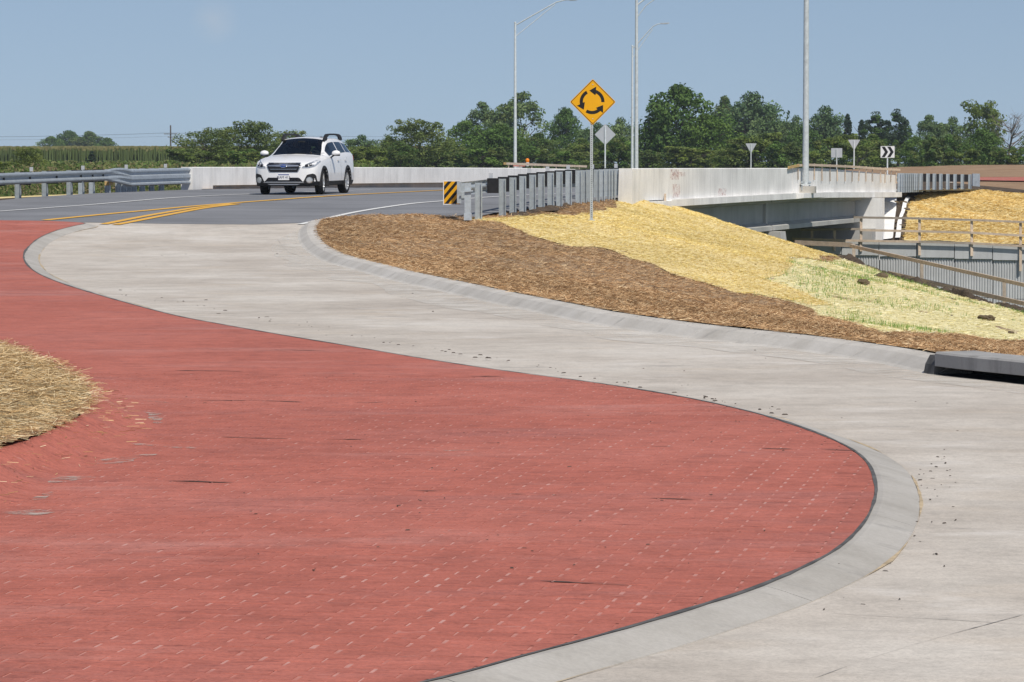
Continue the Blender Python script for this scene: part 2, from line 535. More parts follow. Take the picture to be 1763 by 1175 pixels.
def mat_wall(name, base, streak=0.4):
    t = NT(name)
    lo = tuple(q*0.86 for q in base); hi = tuple(min(1, q*1.1) for q in base)
    c = t.ramp(t.noise(0.8, 5, 0.6), [(0.3, lo), (0.7, hi)])
    st = t.noise(1.0, 5, 0.65, t.map((4.0, 4.0, 0.35)))
    c = t.mix(streak, c, t.ramp(st, [(0.3, 0.70), (0.5, 1.0), (0.8, 1.08)]), 'MULTIPLY')
    c = t.mix(0.4, c, t.ramp(t.noise(45, 2), [(0.3, 0.85), (0.7, 1.1)]), 'MULTIPLY')
    t.color(c).set(0.85, 0, 0.25).bump(t.noise(18, 4), 0.3, 0.006)
    return t.m

def mat_steel(name, base=(0.46, 0.51, 0.55), rough=0.5, metal=0.2):
    t = NT(name)
    lo = tuple(q*0.78 for q in base); hi = tuple(min(1, q*1.15) for q in base)
    c = t.ramp(t.noise(7, 5, 0.7), [(0.3, lo), (0.7, hi)])
    c = t.mix(0.6, c, t.ramp(t.rnd(), [(0.0, (0.70, 0.70, 0.66)), (0.45, (0.95, 0.95, 0.93)), (1.0, (1.05, 1.05, 1.05))]), 'MULTIPLY')
    t.color(c).set(rough, metal, 0.4).bump(t.noise(40, 2), 0.08, 0.003)
    return t.m

def mat_wood(name='lumber', base=(0.40, 0.30, 0.20)):
    t = NT(name)
    c = t.ramp(t.noise(1.0, 5, 0.7, t.map((6, 6, 6))), [(0.3, tuple(q*0.72 for q in base)), (0.7, tuple(q*1.12 for q in base))])
    c = t.mix(0.6, c, t.ramp(t.rnd(), [(0.0, 0.72), (1.0, 1.1)]), 'MULTIPLY')
    t.color(c).set(0.8, 0, 0.2).bump(t.noise(25, 3), 0.2, 0.004)
    return t.m

def mat_soil(name, a, b, scale=1.2, bump=0.8):
    t = NT(name)
    c = t.ramp(t.noise(scale, 6, 0.7), [(0.3, a), (0.7, b)])
    c = t.mix(0.6, c, t.ramp(t.noise(scale*14, 4, 0.7), [(0.3, 0.62), (0.7, 1.25)]), 'MULTIPLY')
    t.color(c).set(0.95, 0, 0.1).bump(t.noise(scale*10, 5, 0.7), bump, 0.04)
    return t.m

def mat_paint(name, base, wear=0.5, under=(0.12, 0.12, 0.125)):
    t = NT(name)
    n = t.noise(9, 5, 0.75)
    c = t.mix(t.ramp(n, [(0.60, 0.0), (0.72, wear)]), base, under)
    t.color(c).set(0.6, 0, 0.3)
    return t.m

def mat_foliage(name, tint):
    t = NT(name)
    c = t.mix(1.0, t.attr(), tint, 'MULTIPLY')
    c = t.mix(0.8, c, t.ramp(t.rnd(), [(0.0, (0.80, 0.86, 0.9)), (1.0, (1.18, 1.12, 0.95))]), 'MULTIPLY')
    t.color(c).set(0.65, 0, 0.25)
    tr = t.n.new('ShaderNodeBsdfTranslucent'); t.l.new(c, tr.inputs[0])
    mx = t.n.new('ShaderNodeMixShader'); mx.inputs[0].default_value = 0.36
    t.l.new(t.b.outputs[0], mx.inputs[1]); t.l.new(tr.outputs[0], mx.inputs[2])
    t.l.new(mx.outputs[0], t.n['Material Output'].inputs[0])
    return t.m

def mat_joint():
    t = NT('dust_in_joints')
    c = t.ramp(t.noise(1.7, 4, 0.7), [(0.38, (0.42, 0.145, 0.11)), (0.50, (0.465, 0.20, 0.165)), (0.66, (0.53, 0.30, 0.265))])
    t.color(t.mix(0.6, c, t.ramp(t.noise(14, 3), [(0.3, 0.75), (0.7, 1.1)]), 'MULTIPLY')).set(0.9)
    return t.m

M = dict(
    road=mat_concrete_road(), kerb=mat_kerb(), kerb2=mat_kerb('apron_kerb_concrete', 0.78), red=mat_red('red_concrete'), brick=mat_red('red_stamped_concrete', 1.0, True),
    redflare=mat_red('red_flare_concrete', 0.5),
    joint=mat_joint(),
    sealant=simple('dark_joint_sealant', (0.10, 0.098, 0.095), 0.8, var=0.4, scale=6),
    debris=simple('dark_soil_debris', (0.07, 0.055, 0.045), 0.95, var=0.3, scale=6),
    asphalt=mat_asphalt(), white_line=mat_paint('white_line_paint', (0.72, 0.72, 0.70)), yellow_line=mat_paint('yellow_line_paint', (0.72, 0.40, 0.06)),
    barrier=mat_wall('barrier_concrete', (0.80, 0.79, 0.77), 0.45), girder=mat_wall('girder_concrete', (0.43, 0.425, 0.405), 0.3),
    precast=mat_wall('precast_panel_concrete', (0.54, 0.55, 0.56), 0.4), pedestal=mat_wall('weathered_concrete', (0.42, 0.40, 0.36), 0.4),
    steel=mat_steel('galvanised_steel'), railsteel=mat_steel('galvanised_rail', (0.42, 0.465, 0.51), 0.42, 0.3),
    pole=mat_steel('galvanised_pole', (0.62, 0.66, 0.69), 0.5, 0.0), alu=simple('aluminium_sign_back', (0.46, 0.48, 0.51), 0.5, 0.1, 0.06),
    plastic=simple('black_plastic_block', (0.018, 0.018, 0.02), 0.6, var=0.3, scale=8),
    wood=mat_wood('lumber', (0.66, 0.53, 0.41)), wood_old=mat_wood('weathered_lumber', (0.42, 0.36, 0.30)), cut_wood=mat_wood('fresh_lumber', (0.62, 0.42, 0.18)),
    soil=mat_soil('dark_soil', (0.05, 0.038, 0.028), (0.13, 0.10, 0.075), 1.5), earth=mat_soil('bare_earth', (0.24, 0.155, 0.095), (0.36, 0.25, 0.16), 0.5),
    mulch=mat_soil('brown_mulch', (0.27, 0.19, 0.12), (0.42, 0.31, 0.205), 1.6), straw=mat_soil('yellow_straw_mat', (0.64, 0.51, 0.24), (0.76, 0.63, 0.33), 1.4, 0.4),
    seeded=mat_soil('pale_straw_mat', (0.58, 0.52, 0.27), (0.72, 0.66, 0.40), 2.0, 0.4), hay=mat_soil('hay_mulch', (0.22, 0.17, 0.095), (0.42, 0.33, 0.19), 3.0),
    strand=attr_mat('straw_strand', 0.75, 0.12), grassblade=attr_mat('grass_blade', 0.6, 0.25),
    fabric=simple('white_geotextile', (0.78, 0.78, 0.77), 0.9, var=0.08, scale=2, bump=0.2), void=simple('dark_void', (0.01, 0.01, 0.01), 1.0),
    pole_wood=mat_wood('dark_pole_wood', (0.13, 0.115, 0.10)), bark=mat_soil('bark', (0.07, 0.055, 0.045), (0.14, 0.115, 0.095), 3), leaf=mat_foliage('foliage', (1, 1, 1)),
    field=mat_soil('field_grass', (0.055, 0.085, 0.025), (0.13, 0.14, 0.05), 0.15, 0.4),
    sign_yellow=simple('sign_yellow', (0.72, 0.36, 0.006), 0.4, var=0.03), sign_black=simple('sign_black', (0.012, 0.012, 0.012), 0.5, var=0.1),
    sign_white=simple('sign_white', (0.72, 0.72, 0.72), 0.4, var=0.04), orange=simple('orange_plastic', (0.8, 0.22, 0.01), 0.4),
    red_paint=simple('red_stake_paint', (0.75, 0.06, 0.04), 0.6), orange_mark=simple('orange_marking_paint', (0.62, 0.26, 0.10), 0.8, var=0.3, scale=10),
)
# ================================================================ ROADWAY
# truck apron edge (red slab), traced on the pavement surface and continued round outside the frame
apx = [(-60, 379), (0, 380), (75, 381), (118, 382.5), (146, 385), (125, 390), (98, 397), (75, 406), (56, 418), (43, 432), (40, 445), (47, 458), (62, 470), (85, 481), (112, 491),
       (150, 503), (205, 519), (300, 544), (400, 563), (500, 580.5), (600, 597), (700, 614), (800, 630), (900, 644), (1000, 657), (1100, 672), (1200, 690),
       (1300, 713), (1380, 738), (1450, 767), (1490, 797), (1505, 838), (1500, 870), (1485, 900), (1450, 937), (1400, 968), (1300, 1012), (1200, 1045), (1060, 1087), (900, 1130), (730, 1175)]
apron_pts = [G(x, y, 0.065) for x, y in apx] + [np.array(q) for q in ((-1.9, 12.9), (-3.6, 11.0), (-6.0, 9.2), (-9.0, 7.8), (-13, 6.8), (-18, 6.4))]
apron_c = smooth_curve(apron_pts, 0.25)
apron_poly = [tuple(q) for q in apron_c] + [(-22, 6.4), (-22, apron_c[0][1])]
AP = 0.07
# outer kerb flow line
kpx = [(521, 389), (514, 399), (513, 410), (520, 425), (538, 440), (565, 453), (613, 466), (670, 482), (727, 495), (784, 508), (840, 521), (897, 533), (954, 545), (1000, 555),
       (1108, 572), (1216, 586), (1325, 598), (1433, 613), (1519, 627), (1612, 646), (1763, 663), (1950, 684), (2300, 722)]
kerb_c = smooth_curve([G(x, y) for x, y in kpx], 0.25)
kerb_n = normals2(kerb_c)
KS = -1.0 if kerb_n[len(kerb_c)//2][0] < 0 else 1.0
kerb_back = kerb_c + kerb_n * KS * 0.42

# concrete circulating road: one sheet under apron and kerbs, up to the asphalt joint
jpx = [(521, 384.5), (440, 387), (300, 386), (150, 383.5), (0, 380.5), (-60, 379.5)]
joint_c = [G(x, y) for x, y in jpx]
kend = kerb_c + kerb_n * KS * 0.3
road_poly = [(-22, -12), (14, -12), (14, 20)] + [tuple(q) for q in kend[::-1][::2]] + [tuple(q) for q in joint_c] + [(-22, joint_c[-1][1])]
o = sheet('circulating_road', road_poly, lambda X, Y: prof(Y), 1.0, M['road'], ygrow=0.012)
tag(o, 'pale new concrete circulating road sweeping between red apron and kerb', kind='structure')

# asphalt approach road over the bridge
asph = [tuple(q) for q in joint_c[::-1]] + [tuple(G(521, 384.5)), tuple(G(560, 383)), (-1.6, 80.4), (-0.9, 82.6), (-0.4, 84.5), (4.9, 105), (16.0, 146), (28, 190), (16, 196), (4.2, 160), (-9.9, 109), (-10.3, 107), (-13.75, 90), (-17.5, 80.5), (-22, 80.0)]
asph = [(-22, joint_c[-1][1])] + asph
o = sheet('asphalt_road', asph, lambda X, Y: prof(Y) + 0.004, 1.2, M['asphalt'])
tag(o, 'dark grey asphalt approach road running onto the bridge', kind='structure')

def marking(name, pts, w, m, label, z=0.016):
    c = smooth_curve([G(x, y) for x, y in pts], 0.5)
    o = ribbon(name, c, w, lambda Y: prof(Y) + z, m)
    return tag(o, label, kind='structure')
marking('edge_line', [(-60, 369), (0, 364.8), (88, 358.5), (175, 352), (300, 341.5), (424, 335.3), (520, 331.5), (640, 328)], 0.13, M['white_line'], 'white edge line beside the far guardrail and bridge parapet')
marking('edge_line', [(516, 387.5), (532, 384), (551, 380), (585, 372), (622, 364.5), (659, 358.5), (713, 351.2), (764, 347), (832, 341), (884, 338), (991, 333.5)], 0.16, M['white_line'], 'white edge line curving round the mulched verge')
marking('centre_line', [(77, 380.3), (170, 371), (255, 363.2), (326, 356.6), (425, 348.8), (500, 343.2), (630, 335), (760, 328.5), (840, 325)], 0.24, M['yellow_line'], 'yellow centre line running onto the bridge')
marking('centre_line', [(178, 387.2), (227, 377.6), (284, 367.2), (345, 357.6), (400, 352)], 0.21, M['yellow_line'], 'yellow splitter line, left stripe of the pair on the approach')
marking('centre_line', [(199, 388), (242, 380), (300, 368.8), (355, 358.8), (410, 352.2)], 0.21, M['yellow_line'], 'yellow splitter line, right stripe of the pair on the approach')
# concrete patch between the two stripes
# ---- apron slab, bricks, kerb, sealant
ang = R(-10); ca, sa = math.cos(ang), math.sin(ang)
BW = 0.132
KB = int(34.0*ca/BW); VB = (KB + .5)*BW
def clipV(poly, v, above):
    rot = [(ca*x + sa*y, -sa*x + ca*y) for x, y in poly]
    return [(ca*a - sa*b, sa*a + ca*b) for a, b in clipY(rot, v, above)]
slab = sheet('truck_apron', apron_poly, lambda X, Y: prof(Y) + AP - 0.014, 1.0, M['red'], ygrow=0.01)
tag(slab, 'red stamped concrete truck apron with brick pattern', kind='structure')
o = sheet('smooth_slab', clipV(apron_poly, VB, True), lambda X, Y: prof(Y) + AP, 1.0, M['red'], slab, ygrow=0.01)
o = sheet('joint_bed', clipY(clipV(apron_poly, VB, False), 7.2, True), lambda X, Y: prof(Y) + AP - 0.003, 0.7, M['joint'], slab)

# stamped bricks: running bond, courses turned 10 degrees
BL, BW, GL, GW = 0.285, 0.132, 0.015, 0.002
ang = R(-10)
ca, sa = math.cos(ang), math.sin(ang)
bed = MB()
hx, hy = (BL-GL)/2, (BW-GW)/2
bl = [(-hx, -hy, -.008), (hx, -hy, -.008), (hx, hy, -.008), (-hx, hy, -.008),
      (-hx+.002, -hy+.002, 0), (hx-.002, -hy+.002, 0), (hx-.002, hy-.002, 0), (-hx+.002, hy-.002, 0)]
bf = [(4, 5, 6, 7), (0, 1, 5, 4), (1, 2, 6, 5), (2, 3, 7, 6), (3, 0, 4, 7)]
inner = [tuple(q) for q in (apron_c - normals2(apron_c) * 0.0)]
iu = np.arange(-80, 60); iv = np.arange(20, 420)
IU, IV = np.meshgrid(iu, iv)
U = IU * BL + (IV % 2) * BL / 2; V = IV * BW
BX = ca * U - sa * V; BY = sa * U + ca * V
ok = (BX > -9.5) & (BX < 3.0) & (BY > 8.5) & (IV <= KB)
BX, BY = BX[ok], BY[ok]
full = inpoly(BX, BY, apron_poly)
some = full.copy()
for dx_, dy_ in ((hx, hy), (-hx, hy), (hx, -hy), (-hx, -hy)):
    k = inpoly(BX + ca*dx_ - sa*dy_, BY + sa*dx_ + ca*dy_, apron_poly); full &= k; some |= k
edge = some & ~full
EX, EY = BX[edge], BY[edge]
BX, BY = BX[full], BY[full]
# the raised island kerb covers some
isl_px = [(174, 661), (225, 690), (258, 722), (252, 745), (231, 763), (162, 800), (101, 822), (29, 864)]
isl_pts = [np.array(q) for q in ((-16, 46), (-11, 42.5), (-7.2, 39.2), (-5.2, 36.8))] + [G(x, y, AP) for x, y in isl_px] + [np.array(q) for q in ((-4.3, 19.5), (-6.5, 16.5), (-10, 14.2), (-15, 13.4), (-20, 13.2))]
isl_c = smooth_curve(isl_pts, 0.2)
isl_poly = [tuple(q) for q in isl_c] + [(-22, 13.2), (-22, 46)]
ok = ~(inpoly(BX, BY, isl_poly) & (np.min(np.hypot(BX[:, None] - isl_c[None, ::3, 0], BY[:, None] - isl_c[None, ::3, 1]), axis=1) > .45))
BX, BY = BX[ok], BY[ok]
BX = BX + RNG.normal(0, .003, len(BX)); order = np.argsort(np.hypot(BX + 1.0, BY - 14.6))
BX, BY = BX[order], BY[order]
inview = (BY > 14.9) & (np.abs(BX) < BY * 0.147)
idx = np.where(inview)[0][:300]
part = np.zeros(len(BX), bool); part[idx] = True
bme = bpy.data.meshes.new('brick'); bme.from_pydata(bl, [], bf); bme.update(); bme.materials.append(M['brick'])
for i in idx:
    b = bpy.data.objects.new('brick', bme); C.objects.link(b); b.parent = slab
    b.location = (BX[i], BY[i], float(prof(BY[i])) + AP + random.uniform(-.0008, .0008)); b.rotation_euler = (0.008 * ca, 0, ang)
rest = ~part
n = int(rest.sum())
L8 = np.array(bl)
zj = RNG.uniform(-.0008, .0008, n)
vv = np.empty((n, 8, 3))
for k in range(8):
    vv[:, k, 0] = BX[rest] + ca*L8[k, 0] - sa*L8[k, 1]; vv[:, k, 1] = BY[rest] + sa*L8[k, 0] + ca*L8[k, 1]
    vv[:, k, 2] = prof(vv[:, k, 1]) + AP + L8[k, 2] + zj
allv = vv.reshape(-1, 3)
ff = (np.array(bf)[None] + (np.arange(n)*8)[:, None, None]).reshape(-1, 4)
me = bpy.data.meshes.new('brick_field')
me.vertices.add(len(allv)); me.vertices.foreach_set('co', allv.reshape(-1).astype(np.float32))
me.loops.add(ff.size); me.loops.foreach_set('vertex_index', ff.reshape(-1).astype(np.int32))
me.polygons.add(len(ff)); me.polygons.foreach_set('loop_start', np.arange(0, ff.size, 4, dtype=np.int32))
me.update(calc_edges=True)
me.shade_flat()
o = link('brick_field', me, M['brick'], slab); o['kind'] = 'stuff'

# bricks cut by the curved edge
cut = MB()
for ex, ey in zip(EX, EY):
    near = [q for q in apron_poly]
    for (nxl, nyl, h_) in ((1, 0, hx), (-1, 0, hx), (0, 1, hy), (0, -1, hy)):
        wx, wy = ca*nxl - sa*nyl, sa*nxl + ca*nyl
        c0_ = wx*ex + wy*ey + h_; out_ = []
        m_ = len(near)
        for i_ in range(m_):
            p0, p1 = near[i_], near[(i_+1) % m_]; f0 = wx*p0[0] + wy*p0[1] - c0_; f1 = wx*p1[0] + wy*p1[1] - c0_
            if f0 <= 0: out_.append(p0)
            if (f0 < 0) != (f1 < 0) and f0 != f1:
                k_ = f0/(f0-f1); out_.append((p0[0] + k_*(p1[0]-p0[0]), p0[1] + k_*(p1[1]-p0[1])))
        near = out_
        if len(near) < 3: break
    if len(near) >= 3:
        ar = sum(near[i_][0]*near[(i_+1) % len(near)][1] - near[(i_+1) % len(near)][0]*near[i_][1] for i_ in range(len(near)))
        if ar < 0: near = near[::-1]
        cut.add([(x, y, float(prof(y)) + AP) for x, y in near], [tuple(range(len(near)))])
o = cut.build('edge_brick', M['brick'], slab); o['kind'] = 'stuff'
# dark irregular sealant joint along the edge and the mountable kerb outside it
an = normals2(apron_c)
AS = 1.0 if an[np.argmax(apron_c[:, 0])][0] > 0 else -1.0
seal_w = 0.022 + 0.045 * np.clip(vnoise(apron_c[:, 0], apron_c[:, 1], 0.9, 3) + 0.1, 0, 1)
o = ribbon('edge_joint', apron_c + an * AS * 0.012, seal_w, lambda Y: prof(Y) + AP + 0.003, M['sealant'], slab, jitter=0.35)
ak = tag(empty('apron_kerb'), 'grey mountable concrete kerb edging the red apron', kind='structure')
KW = 0.30
prof_ap = [(0.012, AP - .08), (0.012, AP - 0.002), (0.06, AP - 0.001), (0.14, AP - 0.02), (0.25, 0.018), (KW, 0.004), (KW + 0.01, -0.03)]
st = np.concatenate([[0], np.cumsum(np.sqrt((np.diff(apron_c, axis=0)**2).sum(1)))])
i0 = 0
while i0 < len(apron_c) - 2:
    i1 = min(len(apron_c) - 1, i0 + 14)
    seg = apron_c[i0:i1+1].copy()
    if len(seg) > 2:
        t0 = (seg[1]-seg[0]); seg[0] += t0 / np.linalg.norm(t0) * 0.006
        sweep('kerb_segment', seg, prof_ap, prof, M['kerb2'], ak, side=AS, smooth=False)
    i0 = i1
# sand caught along the foot of the apron kerb
sx = apron_c + an * AS * (KW + 0.01)
sw = 0.035 * np.clip(vnoise(sx[:, 0], sx[:, 1], 0.7, 9) * 3.5 - 0.1, 0.02, 1.0)
o = ribbon('sand_drift', sx, sw, lambda Y: prof(Y) + 0.006, simple('sand', (0.44, 0.35, 0.23), 0.95, var=0.3, scale=6), ak, jitter=0.5)

# ---- dirt filled cracks across the apron and scattered specks
crk = [[(290, 829), (330, 829.5), (365, 831), (402, 832)], [(1310, 866), (1345, 866.5), (1372, 867.5)], [(1105, 768.5), (1160, 770)], [(1120, 858.5), (1195, 861)], [(1412, 775), (1440, 775.5), (1478, 777)],
       [(930, 1001), (1010, 1005), (1090, 1009)], [(345, 690.5), (440, 690), (520, 693)], [(300, 638.5), (420, 640)], [(380, 753), (430, 755), (500, 756)], [(700, 845), (760, 846.5)], [(875, 851), (905, 852)],
       [(560, 757), (630, 757.5)], [(835, 763), (862, 763.5)], [(1310, 773), (1365, 774)], [(470, 603), (560, 604.5)], [(110, 590.5), (170, 591)], [(790, 648), (870, 649)], [(610, 694), (660, 694)]]
for pl in crk:
    c = resample([G(x, y, AP) for x, y in pl], 0.06)
    if len(c) < 3: continue
    w = 0.042 * np.clip(0.55 + 1.2 * vnoise(c[:, 0], c[:, 1], 4.0, 5), 0.12, 1.2)
    w[0] = w[-1] = 0.004
    ribbon('dirt_line', c, w, lambda Y: prof(Y) + AP + 0.004, M['debris'], slab, jitter=0.3)

# paint scuffs where bare concrete shows through next to the island
# ---- island: red flare kerb and mound
isl_n = normals2(isl_c)
IS = 1.0 if isl_n[len(isl_c)//2][0] < 0 else -1.0
fl = [(-0.05, -0.02), (0.0, 0.001), (0.08, 0.010), (0.17, 0.030), (0.27, 0.075), (0.37, 0.13), (0.45, 0.165), (0.54, 0.18), (0.58, 0.10)]
o = sweep('island_kerb', isl_c, fl, lambda y: prof(y) + AP, M['redflare'], None, side=IS, smooth=True)
tag(o, 'red concrete flared kerb sloping up to the straw covered island', kind='structure')
isl_in = isl_c + isl_n * IS * 0.48
isl_in_poly = [tuple(q) for q in isl_in] + [(-22, 13.9), (-22, 45.3)]
def seg_dist(X, Y, c):
    X = np.asarray(X, float); Y = np.asarray(Y, float)
    d = np.full(X.shape, 1e9)
    for i in range(0, len(c), 2):
        d = np.minimum(d, np.hypot(X - c[i][0], Y - c[i][1]))
    return d
def isl_h(X, Y):
    d = seg_dist(X, Y, isl_in)
    return prof(Y) + AP + 0.165 + 0.36 * (1 - np.exp(-d / 1.7)) + 0.05 * vnoise(X, Y, 1.6, 2) + 0.03 * vnoise(X, Y, 5, 4)
o = sheet('central_island', isl_in_poly, isl_h, 0.35, M['hay'])
tag(o, 'raised central island of soil under dry straw', kind='structure')
n = 190000
X = RNG.uniform(-9.5, -2.5, n); Y = RNG.uniform(15, 43, n)
k = inpoly(X, Y, [tuple(q) for q in (isl_c + isl_n * IS * 0.42)] + [(-22, 13.9), (-22, 45.3)]); X, Y = X[k], Y[k]
n = len(X)
pal = np.array([srgb(230, 204, 158), srgb(212, 180, 130), srgb(244, 226, 188), srgb(172, 136, 90), srgb(128, 98, 62)])
col = pal[RNG.choice(5, n, p=[.33, .27, .15, .16, .09])] * RNG.uniform(.75, 1.1, (n, 1))
o = strands('island_straw', X, Y, isl_h(X, Y) + RNG.uniform(0, .05, n), RNG.uniform(.05, .22, n), RNG.uniform(.002, .0045, n), col, M['strand'], up=0.13)
tag(o, 'loose golden straw mulch on the central island', 'straw', kind='stuff')

n = 1400; kk_ = RNG.integers(0, len(isl_c), n); dd_ = -np.abs(RNG.normal(0, .28, n)) + .40
q_ = isl_c[kk_] + isl_n[kk_] * IS * dd_[:, None]
zq = prof(q_[:, 1]) + AP + np.interp(dd_, [a for a, _ in fl], [b for _, b in fl]) + .006
o = strands('loose_straw', q_[:, 0], q_[:, 1], zq, RNG.uniform(.04, .15, n), RNG.uniform(.0025, .0045, n), pal[RNG.choice(5, n)], M['strand'], up=.04)
tag(o, 'loose straw stalks blown onto the red flared kerb', 'straw', kind='stuff')

# ---- outer kerb, in cast lengths with saw joints, and the drop inlet
ok_ = tag(empty('outer_kerb'), 'rolled grey concrete kerb along the mulched verge', kind='structure')
kp = [(-0.05, -0.03), (0.0, 0.002), (0.05, 0.02), (0.13, 0.075), (0.20, 0.118), (0.27, 0.132), (0.42, 0.14), (0.42, -0.05)]
inlet0 = int(np.argmin(np.hypot(kerb_c[:, 0] - G(1609, 645.5)[0], kerb_c[:, 1] - G(1609, 645.5)[1])))
i0 = 0
while i0 < inlet0 - 1:
    i1 = min(inlet0, i0 + 17)
    seg = kerb_c[i0:i1+1].copy(); t0 = seg[1]-seg[0]; seg[0] += t0 / np.linalg.norm(t0) * 0.010
    if len(seg) > 2: sweep('kerb_segment', seg, kp, prof, M['kerb'], ok_, side=KS)
    i0 = i1
gut = NT('gutter_dust'); gut.color(gut.ramp(gut.noise(1.4, 5, .65), [(.3, (0.60, 0.565, 0.51)), (.7, (0.72, 0.69, 0.64))])).set(.85)
gtr = gut.n.new('ShaderNodeBsdfTransparent'); gmx = gut.n.new('ShaderNodeMixShader')
gut.l.new(gut.ramp(gut.noise(1.1, 6, .7), [(.40, 0.0), (.62, .7)]), gmx.inputs[0]); gut.l.new(gtr.outputs[0], gmx.inputs[1]); gut.l.new(gut.b.outputs[0], gmx.inputs[2])
gut.l.new(gmx.outputs[0], gut.n['Material Output'].inputs[0])
gw = 0.8 * (1 + .7*vnoise(kerb_c[4:, 0], kerb_c[4:, 1], .5, 19)) * np.clip(np.arange(len(kerb_c) - 4)/24, .05, 1)
ribbon('gutter_dust', kerb_c[4:] - kerb_n[4:] * KS * gw[:, None]*.5, gw, lambda Y: prof(Y) + .005, gut.m, ok_)
il = kerb_c[inlet0:inlet0 + 14]
inl = empty('drain_inlet', (0, 0, 0)); tag(inl, 'dark kerb drain inlet with wide black slot beside the road', 'drain')
sweep('hood', il, [(0.03, 0.085), (0.0, 0.09), (0.0, 0.215), (0.02, 0.235), (0.45, 0.24), (0.45, 0.085)], prof, mat_wall('inlet_hood', (0.33, 0.325, 0.315), 1.0), inl, side=KS)
sweep('throat', il, [(0.02, 0.084), (0.44, 0.084), (0.44, 0.006), (0.02, 0.006)], prof, M['void'], inl, side=KS)
sweep('end_cheek', kerb_c[inlet0-1:inlet0+1], [(-0.02, 0.0), (0.0, 0.10), (0.05, 0.19), (0.42, 0.20), (0.42, -.02)], prof, M['sealant'], inl, side=KS)
sweep('kerb_segment', kerb_c[inlet0 + 14:], kp, prof, M['kerb'], ok_, side=KS)
# orange survey dash on the kerb nose
c = resample([G(549, 443, 0.08), G(557, 436, 0.15)], 0.05)

# ================================================================ VERGE (right-hand bank)
ridge_px = [(1085, 337, 98.5), (1160, 352, 103.5), (1240, 376, 104.5), (1330, 409, 104.5), (1440, 434, 103.5), (1470, 450, 102), (1530, 471, 99.5), (1610, 499, 96), (1700, 521, 92), (1763, 537, 89), (1900, 575, 84), (2300, 660, 74)]
ctl = [(q[0], q[1], float(prof(q[1])) + 0.155) for q in kerb_back[::10]]
sil_px = [(560, 381, 79.3), (600, 369, 80.0), (640, 362, 80.6), (700, 360, 81.2), (740, 365, 82.0), (780, 372, 82.3)]
for q in sil_px:
    p = P(*q); ctl.append(tuple(p)); ctl.append((p.x + .15, p.y + 1.3, float(prof(p.y + 1.3)) + 0.02))
rail_px = [(803, 374, 81.5), (832, 372, 82.6), (865, 370, 84), (917, 359, 87.5), (963, 350, 91), (1005, 343.5, 94.5), (1061, 341, 98)]
for q in rail_px: p = P(*q); ctl.append(tuple(p))
ctl.append(tuple(P(1018, 378, 83.5)))
ridge = [P(*q) for q in ridge_px]
for p in ridge: ctl.append(tuple(p))
for p in ridge[1:]: ctl.append((p.x + 1.6, p.y + 2.6, p.z - 1.7))
ctl.append(tuple(P(1085, 337, 98.5) + Vector((0.3, 3, 0.0))))
# heights over the bank: linear patches between the measured points, blurred on a fine grid
_r = delaunay_2d_cdt([Vector((q[0], q[1])) for q in ctl], [], [], 0, 1e-4)
_zz = {}
for i_, src in enumerate(_r[3]): _zz[i_] = ctl[src[0]][2] if src else 0.0
gX = np.arange(-9, 30, .2); gY = np.arange(28, 112, .2)
mX, mY = np.meshgrid(gX, gY); mZ = np.full(mX.shape, np.nan)
for t_ in _r[2]:
    (x0, y0), (x1, y1), (x2, y2) = [(_r[0][k].x, _r[0][k].y) for k in t_]
    den = (y1-y2)*(x0-x2) + (x2-x1)*(y0-y2)
    if abs(den) < 1e-9: continue
    a_ = ((y1-y2)*(mX-x2) + (x2-x1)*(mY-y2))/den; b_ = ((y2-y0)*(mX-x2) + (x0-x2)*(mY-y2))/den; c_ = 1-a_-b_
    k = (a_ >= -1e-6) & (b_ >= -1e-6) & (c_ >= -1e-6)
    mZ[k] = a_[k]*_zz[t_[0]] + b_[k]*_zz[t_[1]] + c_[k]*_zz[t_[2]]
bad = np.isnan(mZ); tp = TPS(ctl); mZ[bad] = tp(mX[bad], mY[bad])
for _ in range(5):
    p_ = np.pad(mZ, 1, mode='edge'); mZ = (p_[:-2, 1:-1] + p_[2:, 1:-1] + p_[1:-1, :-2] + p_[1:-1, 2:] + 2*mZ)/6
def _b(X, Y):
    x = np.clip((np.asarray(X, float) + 9)/.2, 0, len(gX)-1.001); y = np.clip((np.asarray(Y, float) - 28)/.2, 0, len(gY)-1.001)
    i = x.astype(int); j = y.astype(int); u = x-i; v = y-j
    return (mZ[j, i]*(1-u) + mZ[j, i+1]*u)*(1-v) + (mZ[j+1, i]*(1-u) + mZ[j+1, i+1]*u)*v
def berm0(X, Y): return _b(X, Y)
def berm(X, Y):
    d = np.clip(seg_dist(X, Y, kerb_back) / 1.5, 0, 1)
    return _b(X, Y) + d * (0.07 * vnoise(X, Y, 0.45, 11) + 0.06 * vnoise(X, Y, 1.4, 12) + 0.03 * vnoise(X, Y, 4, 13) - .05)
def B(px, py): return hit(px, py, berm0, 34, 106)
asph_edge = [(-0.75, 84.0), (0.6, 89), (2.2, 96), (3.2, 100), (4.3, 103)]
vpoly = [tuple(q) for q in kerb_back[::3]]
back = [(p.x + 1.7, p.y + 2.7) for p in ridge[1:]]
vpoly += back[::-1] + asph_edge[::-1] + [(P(*q).x + .12, P(*q).y + 1.25) for q in sil_px[::-1]]
vpoly.append(tuple(G(530, 384)))
verge = sheet('verge', vpoly, berm, 0.5, M['mulch'])
tag(verge, 'roadside verge of brown mulch rising behind the kerb', kind='structure')

